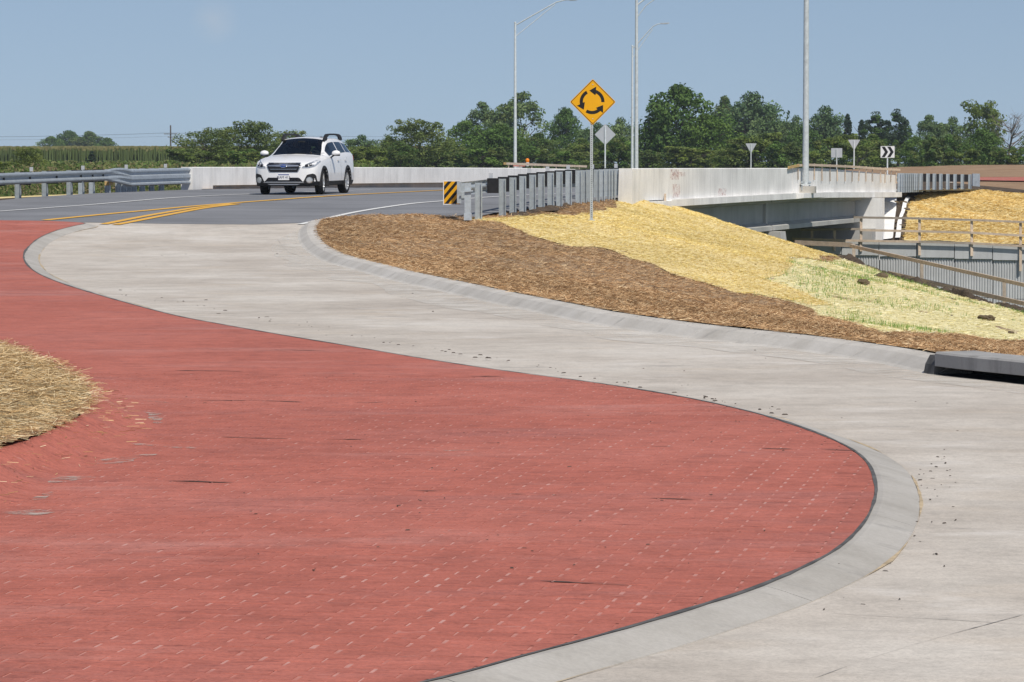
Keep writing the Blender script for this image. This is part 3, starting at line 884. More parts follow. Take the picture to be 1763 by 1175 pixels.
yb = [(800, 374.5), (836, 379), (859, 382), (882, 389), (916, 404), (945, 414), (984, 419), (1018, 423), (1054, 432), (1086, 443), (1151, 467), (1216, 482), (1281, 504)]
yb2 = [(1312, 504), (1346, 513), (1390, 527), (1430, 523), (1395, 504), (1340, 487), (1302, 477), (1335, 467), (1358, 459), (1364, 446)]
yb = [B(*q) for q in yb]; yb2 = [B(*q) for q in yb2]
ypoly = [tuple(q) for q in yb + yb2] + [(p.x, p.y) for p in ridge[:5][::-1]]
top = [(p.x + .9, p.y + 1.4) for p in ridge[:5]]
ypoly = [tuple(q) for q in yb + yb2] + [(ridge[4].x, ridge[4].y - .6)] + top[::-1] + [(3.1, 98), (2.75, 94.8), (1.95, 90), (1.1, 86.2), (0.35, 83.9), (-0.4, 82.3)]
ypoly = [(q[0] + .28*float(vnoise(q[0], q[1], 1.1, 77)), q[1] + .9*float(vnoise(q[0], q[1], .9, 78))) for q in resample(ypoly + [ypoly[0]], 0.3)[:-1]]
straw = sheet('straw_blanket', ypoly, lambda X, Y: berm(X, Y) + 0.022, 0.45, M['straw'])
tag(straw, 'golden yellow straw erosion blanket over the bank below the bridge end', 'straw blanket')
gb = [(1300, 506), (1346, 516), (1390, 530.5), (1433, 549), (1519, 571), (1628, 575), (1763, 584), (1900, 600), (2200, 640)]
gb = [B(*q) for q in gb]
print('GB', gb, 'KB', kerb_back[-1], kerb_back[-40])
gpoly = [tuple(q) for q in gb] + [(p.x + 1.0, p.y + 1.5) for p in ridge[4:-1][::-1]] + [tuple(q) for q in yb2[::-1]]
gpoly = [(q[0] + .28*float(vnoise(q[0], q[1], 1.1, 77)), q[1] + .9*float(vnoise(q[0], q[1], .9, 78))) for q in resample(gpoly + [gpoly[0]], 0.3)[:-1]]
seeded = sheet('seeded_blanket', gpoly, lambda X, Y: berm(X, Y) + 0.014, 0.45, M['seeded'])
tag(seeded, 'pale straw blanket with sprouting green grass on the lower bank', 'straw blanket')

# strands
def scatter(poly, n, xr, yr):
    X = RNG.uniform(*xr, n); Y = yr[0] + (yr[1]-yr[0]) * RNG.uniform(0, 1, n)
    k = inpoly(X, Y, poly); X, Y = X[k], Y[k]
    return X + RNG.normal(0, .05, len(X)), Y + RNG.normal(0, .22, len(Y))
def inother(X, Y): return inpoly(X, Y, ypoly) | inpoly(X, Y, gpoly)
X, Y = scatter(vpoly, 900000, (-5.2, 13.0), (31, 99)); k = ~inother(X, Y) & (np.abs(X) < Y*.22) ; X, Y = X[k], Y[k]
# thin with depth, keep the near foot of the bank dense
k = RNG.uniform(0, 1, len(X)) < 0.9; X, Y = X[k], Y[k]; n = len(X)
pal = np.array([srgb(204, 170, 128), srgb(186, 150, 110), srgb(158, 122, 84), srgb(228, 202, 162), srgb(114, 82, 54)])
pt = np.clip(0.5 + 1.2*vnoise(X, Y, .5, 21) + .8*vnoise(X, Y, 1.7, 22), 0, 1)
col = pal[RNG.choice(5, n, p=[.30, .29, .18, .12, .11])] * (0.78 + 0.34*pt)[:, None] * RNG.uniform(.85, 1.15, (n, 1))
o = strands('brown_mulch_fibre', X, Y, berm(X, Y) + RNG.uniform(0, .03, n), RNG.uniform(.05, .18, n), RNG.uniform(.0035, .008, n), col, M['strand'], up=0.15)
tag(o, 'shredded brown straw mulch covering the verge', 'mulch', kind='stuff')
X, Y = scatter(ypoly, 480000, (-1, 12), (50, 106)); n = len(X)
pal = np.array([srgb(238, 219, 150), srgb(230, 206, 132), srgb(250, 238, 186), srgb(214, 186, 112)])
pt = np.clip(0.5 + 1.3*vnoise(X, Y, .4, 31) + .6*vnoise(X, Y, 1.3, 32), 0, 1)
col = pal[RNG.choice(4, n, p=[.38, .30, .17, .15])] * (0.80 + 0.26*pt)[:, None]
o = strands('yellow_straw', X, Y, berm(X, Y) + .022 + RNG.uniform(0, .02, n), RNG.uniform(.03, .11, n), RNG.uniform(.005, .010, n), col, M['strand'], up=0.08)
tag(o, 'bright yellow straw fibres of the erosion blanket', 'straw', kind='stuff')
X, Y = scatter(gpoly, 150000, (4, 18), (40, 106)); k = X < Y*.19; X, Y = X[k], Y[k]; n = len(X)
pal = np.array([srgb(244, 234, 188), srgb(232, 220, 164), srgb(250, 244, 210), srgb(212, 202, 140)])
col = pal[RNG.choice(4, n, p=[.36, .30, .2, .14])] * RNG.uniform(.82, 1.05, (n, 1))
o = strands('pale_straw', X, Y, berm(X, Y) + .014 + RNG.uniform(0, .02, n), RNG.uniform(.06, .18, n), RNG.uniform(.006, .012, n), col, M['strand'], up=0.10)
tag(o, 'pale straw fibres between the grass shoots on the lower bank', 'straw', kind='stuff')
X, Y = scatter(gpoly, 150000, (4, 18), (40, 106))
gm = vnoise(X, Y, .55, 41) + .7*vnoise(X, Y, 1.8, 42) + .5*vnoise(X, Y, 5, 43)
k = (X < Y*.19) & (gm + RNG.normal(0, .10, len(X)) > 0.20) & (RNG.uniform(0, 1, len(X)) < .8); X, Y = X[k], Y[k]; n = len(X)
h = RNG.uniform(.04, .12, n); az = RNG.uniform(0, 2*math.pi, n); lean = RNG.uniform(0, .5, n) * h
w = RNG.uniform(.006, .012, n); z = berm(X, Y) + .03
v = np.empty((n, 3, 3)); a2 = RNG.uniform(-.9, .9, n)
v[:, 0] = np.stack([X - np.cos(a2)*w/2, Y - np.sin(a2)*w/2, z], 1); v[:, 1] = np.stack([X + np.cos(a2)*w/2, Y + np.sin(a2)*w/2, z], 1)
v[:, 2] = np.stack([X + np.cos(az)*lean, Y + np.sin(az)*lean, z + h], 1)
pal = np.array([srgb(112, 152, 58), srgb(138, 174, 78), srgb(90, 130, 48)])
o = quads('grass_shoots', v, pal[RNG.choice(3, n)] * RNG.uniform(.8, 1.1, (n, 1)), M['grassblade'])
tag(o, 'green grass shoots sprouting through the pale straw', 'grass', kind='stuff')

# clods of soil lying on the lower bank, each its own
def clod(px, py, wpx, label, zf=berm, d=None, hrel=0.62, name='soil_clod'):
    q = B(px, py) if d is None else np.array([P(px, py, d).x, d])
    s = F / q[1]; r = wpx / s / 2
    bm = bmesh.new(); bmesh.ops.create_icosphere(bm, subdivisions=3, radius=1.0)
    sd = random.randint(0, 999)
    for vv_ in bm.verts:
        c = vv_.co.copy()
        k = 1 + 0.55*float(vnoise(c.x*1.0 + c.z, c.y + sd, 1.6, sd)) + .5*float(vnoise(c.x + sd, c.y - c.z*1.3, 4.0, sd+1))
        vv_.co = Vector((c.x*k*r, c.y*k*r*0.8, c.z*k*r*hrel))
    me = bpy.data.meshes.new(name); bm.to_mesh(me); bm.free()
    o = link(name, me, M['clod'])
    o.location = (q[0], q[1], float(zf(q[0], q[1])) + r*hrel*0.45)
    return tag(o, label, 'soil clod', 'soil clods on the lower bank')
M['clod'] = mat_soil('clod_soil', (0.10, 0.075, 0.045), (0.22, 0.17, 0.11), 9, 0.8)
clod(1485, 486, 22, 'squat brown soil clod on pale straw, lower of the pair near the rail')
clod(1517, 477, 21, 'rounded brown soil clod on pale straw close to the sloping timber rail')
clod(1641, 497, 15, 'tall dark soil clod leaning on the sloping timber rail')
clod(1700, 547, 29, 'broad flat brown soil clod on the sprouting grass', hrel=.5)
clod(1740, 570, 11, 'small grey green soil clod low on the sprouting grass near the mulch')
clod(1603, 498, 7, 'small crumb of soil beside the tall clod at the rail')
for q in [(1364, 444), (1392, 443), (1395, 459), (1412, 459), (1423, 450), (1430, 452), (1438, 464), (1450, 480), (1460, 466), (1634, 508), (1650, 512), (1668, 515), (1673, 519), (1742, 547), (1420, 462)]:
    clod(q[0], q[1], random.uniform(4, 7.5), 'dark crumb of soil on the straw of the lower bank')
# line of dug soil along the crest below the timber rail
def soil_ridge(name, pts, w, h, label, seed=1):
    c = resample([tuple(p) for p in pts], 0.12); n = len(c); v = []; f = []; m_ = 9
    for i in range(n):
        t = c[min(i+1, n-1)] - c[max(i-1, 0)]; nn = np.array([t[1], -t[0], 0]); nn /= np.linalg.norm(nn)
        e = min(1, i/4, (n-1-i)/4)
        for k in range(m_):
            u = k/(m_-1)*2 - 1
            q = c[i] + nn*u*w*.5*(0.8 + 1.2*float(vnoise(c[i][0]*1.3, c[i][1], 1.1, seed)))
            hh = h*e*max(0, 1-u*u)*max(0, 0.75 + 2.2*float(vnoise(q[0]*1.0, q[1], 0.8, seed+1)) + 1.2*float(vnoise(q[0], q[1], 3.7, seed+3)) + 1.1*float(vnoise(q[0], q[1], 9, seed+2)))
            v.append((q[0], q[1], q[2] + hh - 0.03))
    for i in range(n-1):
        for k in range(m_-1):
            a = i*m_+k; f.append((a, a+1, a+m_+1, a+m_))
    o = mesh_py(name, v, f, M['soil'])
    return tag(o, label, 'soil')
soil_ridge('soil_windrow', [P(1445, 440, 103.3) + Vector((0, .3, 0)), P(1470, 453, 101.8), P(1500, 464, 100.6), P(1530, 473, 99.3), P(1570, 487, 97.8), P(1610, 500, 96), P(1700, 522, 92), P(1763, 538, 89), P(1900, 576, 84)], 0.55, 0.13, 'dark dug soil windrow along the crest under the timber rail')
soil_ridge('soil_windrow', [P(845, 377, 82.9), P(880, 372, 84.2), P(917, 364, 86.6), P(950, 357, 89.5), P(985, 348, 93), P(1010, 345, 95)], 0.7, 0.055, 'crumbly dark soil windrow at the feet of the near guardrail posts', seed=8)
# saw joints and hairline cracks in the concrete, dark streaks, bare patches in the red coat
def mark(name, pts, w, m, off, jit=.4, nz=1.2, parent=None):
    c = resample([G(x, y, off) for x, y in pts], .08)
    if len(c) < 3: return
    ww = w * np.clip(.6 + nz * vnoise(c[:, 0], c[:, 1], 2.5, 17), .1, 1.5); ww[0] = ww[-1] = w*.1
    return ribbon(name, c, ww, lambda Y: prof(Y) + off + .004, m, parent, jitter=jit)
circ = bpy.data.objects['circulating_road']
cgrey = simple('crack_grey', (0.36, 0.335, 0.305), .9, var=.3, scale=8)
for pts in ([(1436, 1057), (1520, 1062), (1640, 1068), (1763, 1076), (1900, 1082)], [(1402, 1169), (1480, 1140), (1560, 1115), (1640, 1092), (1763, 1059)], [(985, 551), (1000, 547), (1040, 545)], [(530, 445), (500, 436), (486, 425), (478, 412)], [(1500, 640), (1300, 632), (1100, 622)], [(640, 470), (560, 468), (470, 462)]):
    mark('saw_joint', pts, .009, cgrey, 0.0, parent=circ)
streak_grey = simple('dark_streak', (0.21, 0.205, 0.20), .85, var=.35, scale=7)  # thin dark grey streaks laid as ribbons across the concrete lane
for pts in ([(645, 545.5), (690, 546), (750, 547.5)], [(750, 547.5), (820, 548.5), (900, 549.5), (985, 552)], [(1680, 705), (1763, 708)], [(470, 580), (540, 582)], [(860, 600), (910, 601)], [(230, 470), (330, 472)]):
    mark('dark_streak', pts, .035 if pts[0][0] == 645 else .014, streak_grey, 0.0, .5, parent=circ)
bt = NT('bare_grey_patch'); bt.color(bt.ramp(bt.noise(5, 4), [(.3, (0.42, 0.33, 0.28)), (.7, (0.52, 0.46, 0.41))])).set(.9)
btr = bt.n.new('ShaderNodeBsdfTransparent'); bmx = bt.n.new('ShaderNodeMixShader')
bt.l.new(bt.ramp(bt.noise(4.5, 6, .75, bt.map((1, 1.6, 1))), [(.48, 0.0), (.62, .85)]), bmx.inputs[0]); bt.l.new(btr.outputs[0], bmx.inputs[1]); bt.l.new(bt.b.outputs[0], bmx.inputs[2])
bt.l.new(bmx.outputs[0], bt.n['Material Output'].inputs[0]); bare = bt.m
for pts, w in (([(225, 765), (250, 766), (285, 769), (335, 772)], .10), ([(150, 798), (190, 796), (225, 787), (270, 783)], .09), ([(88, 832), (110, 825), (140, 822), (152, 820)], .08), ([(0, 884), (40, 884), (95, 883)], .16), ([(60, 862), (90, 848)], .03), ([(300, 772), (350, 773)], .05), ([(255, 708), (270, 715), (272, 730)], .05), ([(730, 777), (820, 776)], .05), ([(240, 690), (290, 694)], .03)):
    mark('bare_patch', pts, w*3.2, bare, AP, .2, 1.0, slab)
# speckled debris on the pavement (too small to pick apart)
sp = MB()
def speck(px, py, r, off):
    q = G(px, py, off); z = float(prof(q[1])) + off + 0.004
    a = random.uniform(0, 3.14); l = r*random.uniform(1.2, 4); w = r*random.uniform(.5, 1.0)
    Mx = Matrix.Rotation(a, 3, 'Z')
    sp.box((q[0], q[1], z + w*.25), (l, w, w*.6), Mx, taper=.6)
for _ in range(42):
    speck(random.gauss(1612, 26), random.gauss(850, 60), random.uniform(.005, .013), 0.0)
for _ in range(70):
    t_ = random.random(); speck(180 + 1180*t_ + random.uniform(0, 30), 505 + 215*t_ - random.uniform(0, 9), random.uniform(.008, .02), 0.02)
for _ in range(25):
    speck(random.uniform(1300, 1560), random.uniform(880, 1060), random.uniform(.004, .011), 0.0)
for _ in range(90):
    speck(random.uniform(300, 1450), random.uniform(600, 1000), random.uniform(.004, .011), AP)
for _ in range(45):
    speck(random.uniform(150, 1700), random.uniform(420, 620), random.uniform(.008, .02), 0.0)
o = sp.build('pavement_debris', M['debris']); tag(o, 'scattered dark crumbs of soil and twigs on the pavement', 'debris', kind='stuff')
# ================================================================ BRIDGE
def RBX(d): return 3.25 + 0.2635 * (d - 97)
def LBX(d): return -10.07 + 0.268 * (d - 109)
def frame(fx, slope):
    k = math.hypot(1, slope)
    nr = Vector((1 / k, -slope / k, 0)); u = Vector((slope / k, 1 / k, 0))
    def pos(d, off, zrel): return Vector((fx(d) + off * nr.x, d + off * nr.y, ZC + zrel))
    return pos, nr, u
RP, RN, RU = frame(RBX, 0.2635)
LP_, LN, LU = frame(LBX, 0.268)
def px_on(fx, px, lo=80, hi=200):
    for _ in range(60):
        m = (lo + hi) / 2
        if 881.5 + F * fx(m) / m < px: lo = m
        else: hi = m
    return (lo + hi) / 2
rtop = pchip([90, 98, 126, 135, 145, 160], [-.085, -.085, -.10, -.22, -.40, -.55])
rled = pchip([90, 103, 122, 126, 140, 160], [-1.02, -1.0, -0.97, -0.98, -1.08, -1.2])
ltop = pchip([100, 109, 146, 160, 175], [-.05, -.052, -.11, -.19, -.3])

def extr(name, pos, d0, d1, sec, m, parent, n=None, smooth=False):
    """sec(d) -> list of (off, zrel); extruded along the line"""
    n = n or max(2, int((d1 - d0) / 2.0) + 1)
    v = []; f = []
    ds = np.linspace(d0, d1, n); k = len(sec(d0))
    for d in ds:
        for (o, z) in sec(d): v.append(pos(d, o, z))
    for i in range(n-1):
        for j in range(k):
            a = i*k+j; b = i*k+(j+1) % k
            f.append((a, b, b+k, a+k))
    f.append(tuple(range(k))[::-1]); f.append(tuple((n-1)*k + j for j in range(k)))
    o = mesh_py(name, v, f, m, parent, smooth)
    bm = bmesh.new(); bm.from_mesh(o.data); bmesh.ops.recalc_face_normals(bm, faces=bm.faces); bm.to_mesh(o.data); bm.free()
    return o

rb = tag(empty('bridge_barrier'), 'long white concrete barrier on the outer edge of the bridge deck', 'barrier')
g1 = px_on(RBX, 1100); g2 = px_on(RBX, 1364)
zb = lambda d: float(rled(d))
def sec_r(d): return [(0, zb(d) + .002), (0.0, float(rtop(d)) - .02), (-.02, float(rtop(d))), (-.38, float(rtop(d))), (-.40, float(rtop(d)) - .02), (-.42, zb(d) + .002)]
extr('end_block', RP, 97.4, g1 - .012, lambda d: [(0, -1.5), (0, float(rtop(d)) - .02), (-.02, float(rtop(d))), (-.38, float(rtop(d))), (-.42, -1.5)], M['barrier'], rb)
extr('barrier_segment', RP, g1 + .012, g2 - .05, sec_r, M['barrier'], rb)
extr('barrier_segment', RP, g2 + .05, 145.5, sec_r, M['barrier'], rb)
extr('joint_strip', RP, g2 - .05, g2 + .05, lambda d: [(-.05, zb(d)), (-.05, float(rtop(d)) - .01), (-.35, float(rtop(d)) - .01), (-.35, zb(d))], M['sealant'], rb)
# faded red paint splashes on the outer face
rs = NT('faded_red_spray'); rs.color((0.55, 0.25, 0.22)).set(0.9)
tr = rs.n.new('ShaderNodeBsdfTransparent'); mx = rs.n.new('ShaderNodeMixShader')
rs.l.new(rs.ramp(rs.noise(9, 5, .75), [(.46, 0.0), (.66, .55)]), mx.inputs[0]); rs.l.new(tr.outputs[0], mx.inputs[1]); rs.l.new(rs.b.outputs[0], mx.inputs[2])
rs.l.new(mx.outputs[0], rs.n['Material Output'].inputs[0])
for (pa, za, zb_, wd) in ((1161, -.12, -.42, .30), (1164, -.55, -.95, .28), (1243, -.72, -.95, .34), (1168, -.20, -.33, .5)):
    d = px_on(RBX, pa)
    v = [RP(d - wd/.54, .004, zb_), RP(d + wd/.54, .004, zb_), RP(d + wd/.54, .004, za), RP(d - wd/.54, .004, za)]
    mesh_py('paint_splash', v, [(0, 1, 2, 3)], rs.m, rb)

br = tag(empty('bridge'), 'concrete girder bridge deck spanning the cutting behind the straw bank', 'bridge')
D0, D1 = 101.8, 146.0
def sec_slab(d): return [(.16, zb(d)), (.16, zb(d) - .20), (.10, zb(d) - .215), (-13.2, zb(d) - .215), (-13.2, zb(d) + .0)]
slab_edge = extr('deck_slab', RP, D0, D1, sec_slab, M['barrier'], br, 24)
extr('lamp_ledge', RP, g2 - .1, px_on(RBX, 1402), lambda d: [(.163, zb(d) - .003), (.42, zb(d) - .003), (.42, zb(d) - .17), (.163, zb(d) - .20)], M['barrier'], br)
extr('end_diaphragm', RP, 98.6, D0 + .6, lambda d: [(.163, -1.03), (.163, -2.0), (-13, -2.0), (-13, -1.03)], M['barrier'], br, 3)
ds_ = px_on(RBX, 1340)
def girder(off, d0, d1):
    def sec(d):
        t = zb(d) - .217; b = -2.23
        return [(off+.38, t), (off+.38, t-.08), (off+.11, t-.15), (off+.11, b+.26), (off+.42, b+.15), (off+.42, b), (off-.42, b), (off-.42, b+.15), (off-.11, b+.26), (off-.11, t-.15), (off-.38, t-.08), (off-.38, t)]
    return extr('girder', RP, d0, d1, sec, M['girder'], br, 10)
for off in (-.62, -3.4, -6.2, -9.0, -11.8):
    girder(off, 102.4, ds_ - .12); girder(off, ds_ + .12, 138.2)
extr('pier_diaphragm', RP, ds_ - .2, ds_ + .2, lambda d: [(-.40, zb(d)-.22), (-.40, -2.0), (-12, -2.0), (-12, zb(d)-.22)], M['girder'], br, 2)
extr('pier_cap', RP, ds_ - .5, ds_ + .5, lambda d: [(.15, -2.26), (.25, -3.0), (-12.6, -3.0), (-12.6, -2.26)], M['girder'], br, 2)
for off in (-.4, -4.2, -8.0, -11.6):
    mb = MB(); c = RP(ds_, off, -6.0); mb.lathe([(.38, -3.2), (.38, 3.0)], 16); o = mb.build('pier_column', M['girder'], br); o.location = c
extr('abutment', RP, 138.3, 138.9, lambda d: [(.55, zb(d) - .217), (.55, -4.4), (-13, -4.4), (-13, zb(d) - .217)], M['barrier'], br, 2)
extr('abutment_seat', RP, 137.4, 138.28, lambda d: [(.30, -2.50), (.30, -4.4), (-13, -4.4), (-13, -2.50)], M['girder'], br, 2)

# far (left-hand) parapet with a recessed kerb under its lip
lb = tag(empty('bridge_barrier'), 'pale concrete parapet behind the white car on the far bridge side', 'barrier')
de = px_on(LBX, 366)
def zl(d): return float(ltop(d))
def zr(d): return float(_prof(d))
extr('end_block', LP_, 109.2, de, lambda d: [(0.02, zr(d) - .3), (.02, zl(d) - .02), (0, zl(d)), (-.36, zl(d)), (-.38, zr(d) - .3)], M['barrier'], lb, 4)
extr('parapet', LP_, de + .015, 172, lambda d: [(.02, zl(d) - .585), (.02, zl(d) - .02), (0, zl(d)), (-.36, zl(d)), (-.38, zl(d) - .02), (-.38, zl(d) - .585)], M['barrier'], lb, 30)
extr('parapet_kerb', LP_, de + .015, 172, lambda d: [(-.09, zr(d) - .3), (-.09, zl(d) - .583), (-.36, zl(d) - .583), (-.36, zr(d) - .3)], M['pedestal'], lb, 30)
# dirt line along the foot of the parapet
gl = np.array([[LP_(d, .10, 0).x, LP_(d, .10, 0).y] for d in np.linspace(110, 150, 120)])
ribbon('gutter_dirt', gl, 0.30 * (0.6 + np.abs(vnoise(gl[:, 0], gl[:, 1], .8, 4))*2), lambda Y: prof(Y) + .018, M['earth'], lb, jitter=.5)

# timber formwork on the barriers
def board(mb, a, b, h, t): mb.bar(a, b, t, h); return mb
fw = tag(empty('timber_railing'), 'timber board with hanging pickets nailed along the far end of the bridge barrier', 'timber rail')
xs = [(1354, 289), (1372, 285.2), (1390, 284.2), (1420, 285.4), (1460, 287.2), (1500, 290), (1546, 293)]
pp = []
for px, py in xs:
    d = px_on(RBX, px); q = RP(d, .06, 0); pp.append(Vector((q.x, q.y, P(px, py, d).z)))
for i in range(len(pp)-1):
    mb = MB(); mb.bar(pp[i], pp[i+1], .045, .085); mb.build('top_board', M['wood'] if i else M['cut_wood'], fw)
for k, (px, yb_) in enumerate([(1372, 310), (1400, 310), (1413, 312), (1427, 312.5), (1439.5, 312.5), (1453, 312.5), (1465.5, 313), (1477, 312), (1489, 313), (1500, 313), (1514, 315), (1522, 315), (1532, 314), (1541, 316)]):
    d = px_on(RBX, px); q = RP(d, .035, 0); zt = P(px, float(np.interp(px, [a for a, _ in xs], [b for _, b in xs])) - 2.2, d).z; zb2 = P(px, yb_, d).z
    mb = MB(); lx = random.uniform(-.02, .02)
    mb.bar((q.x - lx, q.y, zt + .01), (q.x + lx, q.y - .01, zb2), .07, .03, up=tuple(RN)); mb.build('picket', M['wood'] if k % 3 else M['wood_old'], fw)
fw2 = tag(empty('timber_railing'), 'long pale timber board raised above the far parapet near the flashing lamp', 'timber rail')
a = P(871, 282, 149); b = P(1010, 287, 163)
mb = MB(); mb.bar(a, b, .04, .10); mb.build('top_board', M['wood'], fw2)
mb = MB(); mb.bar(a + (a-b).normalized()*.32, a + (a-b).normalized()*.002, .04, .10); mb.build('fresh_end', M['cut_wood'], fw2)
for t_ in (.03, .16, .3, .45, .6, .75, .9):
    q = a.lerp(b, t_); mb = MB(); mb.bar((q.x, q.y + .05, q.z + .02), (q.x, q.y + .05, q.z - .45), .05, .03, up=(0, 1, 0)); mb.build('picket', M['wood'], fw2)

# ================================================================ STREET LIGHTS
def pole_light(label, px, d, base_z, top_y, arm=None, strut=None, r0=.13, r1=.075, base=True, extra=None):
    t = empty('street_light', (P(px, 285, d).x, d, base_z)); tag(t, label, 'street light', 'tall galvanised lamp posts by the bridge')
    X = t.location.x; H = P(px, top_y, d).z - base_z
    loc = lambda v: v - t.location
    mb = MB(); mb.tube([(0, 0, .04), (0, 0, H*.5), (0, 0, H)], [r0, (r0+r1)/2, r1], 14); mb.build('pole', M['pole'], t, True)
    mb = MB(); mb.lathe([(0, H + .05), (r1*.7, H + .045), (r1 + .012, H + .01), (r1 + .012, H - .05)], 12); mb.build('pole_cap', M['pole'], t)
    if base:
        mb = MB(); mb.box((0, 0, .06), (r0*3.0, r0*3.0, .04)); mb.build('base_plate', M['pole'], t)
        for sx in (-1, 1):
            for sy in (-1, 1):
                mb = MB(); mb.lathe([(.045, .10), (.05, .115), (.05, .16), (.03, .17), (0, .18)], 8); mb.lathe([(.018, -.14), (.018, .10)], 8)
                o = mb.build('anchor_bolt', M['steel'], t); o.location = (sx*r0*1.22, sy*r0*1.22, 0)
    if arm:
        pts = [loc(P(x, y, d)) for x, y in arm]
        mb = MB(); mb.tube(pts, np.linspace(.045, .035, len(pts)), 8); mb.build('arm', M['pole'], t, True)
        pts2 = [loc(P(x, y, d)) for x, y in strut]
        mb = MB(); mb.tube(pts2, .026, 8); mb.build('arm_strut', M['pole'], t, True)
        e = pts[-1]; dr = (pts[-1] - pts[-2]).normalized()
        mb = MB()
        poly = [(-.05, -.10), (.15, -.15), (.62, -.16), (.72, -.08), (.72, .08), (.62, .16), (.15, .15), (-.05, .10)]
        Mx = Matrix.Rotation(-math.atan2(dr.z, dr.x)*.3, 4, 'Y'); Mx.translation = e + Vector((0, 0, -.04))
        mb.prism(poly, .09, Mx); o = mb.build('luminaire', M['alu'], t)
        mb = MB(); Mx2 = Mx.copy(); Mx2.translation = e + Vector((.12, 0, -.062)); mb.prism([(0, -.12), (.45, -.12), (.45, .12), (0, .12)], .02, Mx2); mb.build('lens', M['sign_white'], o)
    return t
def deckz(d): return float(prof(d))
pole_light('slender lamp post rising behind the far parapet with its arm reaching right', 887, 250, ZC - 1.0, 39, [(889, 43), (915, 28), (940, 14), (958, 4), (972, 0.5), (978, 0)], [(889, 62), (915, 41), (938, 22), (956, 8)])
pole_light('shorter lamp post of the pair, its whole bent arm in view', 1088.5, 300, ZC - 1.0, 79, [(1090, 83), (1098, 75), (1113, 58), (1124, 46), (1132, 42), (1138, 41)], [(1090, 99), (1098, 87), (1112, 67), (1124, 50)])
pole_light('taller lamp post of the pair, rising right beside the shorter one', 1095.5, 205, ZC - 1.0, -30, [(1097, 9), (1112, -3), (1140, -20), (1165, -30), (1176, -31)], [(1097, 30), (1112, 10), (1140, -10), (1160, -24)])
dl = px_on(RBX, 1377.5)
q = RP(dl, .20, 0)
lp = pole_light('thick lamp post bolted to a plinth on the outer bridge ledge', 881.5 + F*q.x/q.y, q.y, P(1387, 321, q.y).z, -290, [(1388, -285), (1410, -300), (1440, -315), (1470, -322), (1490, -323)], [(1388, -250), (1410, -275), (1440, -300), (1462, -316)], r0=.115, r1=.07)
pd = tag(empty('lamp_plinth', (q.x, q.y, 0)), 'weathered grey concrete plinth under the thick lamp post', 'plinth')
mb = MB(); mb.box((0, 0, 0), (.60, .34, .245)); o = mb.build('block', M['pedestal'], pd); o.location = (.04, 0, P(1387, 321, q.y).z - .122); o.rotation_euler = (0, 0, -math.atan(.2635) + math.pi/2 - math.pi/2)

# ================================================================ GUARDRAILS
def ibeam(h, below=.45):
    mb = MB(); z0 = -below; H = h + below
    # flange along the rail (x), web across (y)
    for y in (-.072, .072): mb.box((0, y, z0 + H/2), (.10, .011, H))
    mb.box((0, 0, z0 + H/2), (.011, .131, H - .004))
    me = bpy.data.meshes.new('post'); me.from_pydata(mb.v, [], mb.f); me.update(); me.materials.append(M['steel'])
    return me
IB = ibeam(.80); IBS = ibeam(.80, .02)
W2 = [(0, .030), (.02, .05), (.04, .081), (.085, .083), (.135, .012), (.177, .012), (.227, .083), (.272, .081), (.292, .05), (.312, .030)]
W3 = [(0, .030), (.03, .081), (.075, .083), (.12, .02), (.16, .02), (.205, .083), (.25, .083), (.254, .083), (.30, .083), (.345, .02), (.385, .02), (.43, .083), (.475, .081), (.506, .030)]
W2r = resample([(a, b) for a, b in W2], .001)
def rail_mesh(name, pts, prof2, m, parent, th=.004):
    """pts: list of (base point at rail bottom, outward normal); prof2 list per point"""
    v = []; f = []; k = len(prof2[0])
    for (p, nn), pr in zip(pts, prof2):
        for (z, o) in pr: v.append(p + nn*o + Vector((0, 0, z)))
        for (z, o) in pr[::-1]: v.append(p + nn*(o - th) + Vector((0, 0, z)))
    kk = 2*k
    for i in range(len(pts)-1):
        for j in range(kk):
            a = i*kk+j; b = i*kk+(j+1) % kk; f.append((a, b, b+kk, a+kk))
    f.append(tuple(range(kk))[::-1]); f.append(tuple((len(pts)-1)*kk + j for j in range(kk)))
    o = mesh_py(name, v, f, m, parent, False)
    bm = bmesh.new(); bm.from_mesh(o.data); bmesh.ops.recalc_face_normals(bm, faces=bm.faces); bm.to_mesh(o.data); bm.free()
    return o
def rs_prof(pr, n=14):
    pr = np.array(pr); t = np.linspace(0, 1, len(pr)); tt = np.linspace(0, 1, n)
    return [(float(np.interp(x, t, pr[:, 0])), float(np.interp(x, t, pr[:, 1]))) for x in tt]
W2n = [tuple(q) for q in rs_prof(W2, 14)]; W3n = W3
blk = MB(); blk.box((0, 0, 0), (.10, .29, .36)); blk_me = bpy.data.meshes.new('blockout'); blk_me.from_pydata(blk.v, [], blk.f); blk_me.update(); blk_me.materials.append(M['plastic'])
def inst(name, me, parent, loc, rz=0.0):
    o = bpy.data.objects.new(name, me); C.objects.link(o); o.parent = parent; o.location = loc; o.rotation_euler = (0, 0, rz); return o
rfl = MB(); rfl.box((0, 0, .06), (.095, .012, .12)); rfl_me = bpy.data.meshes.new('reflector'); rfl_me.from_pydata(rfl.v, [], rfl.f); rfl_me.update(); rfl_me.materials.append(M['alu'])

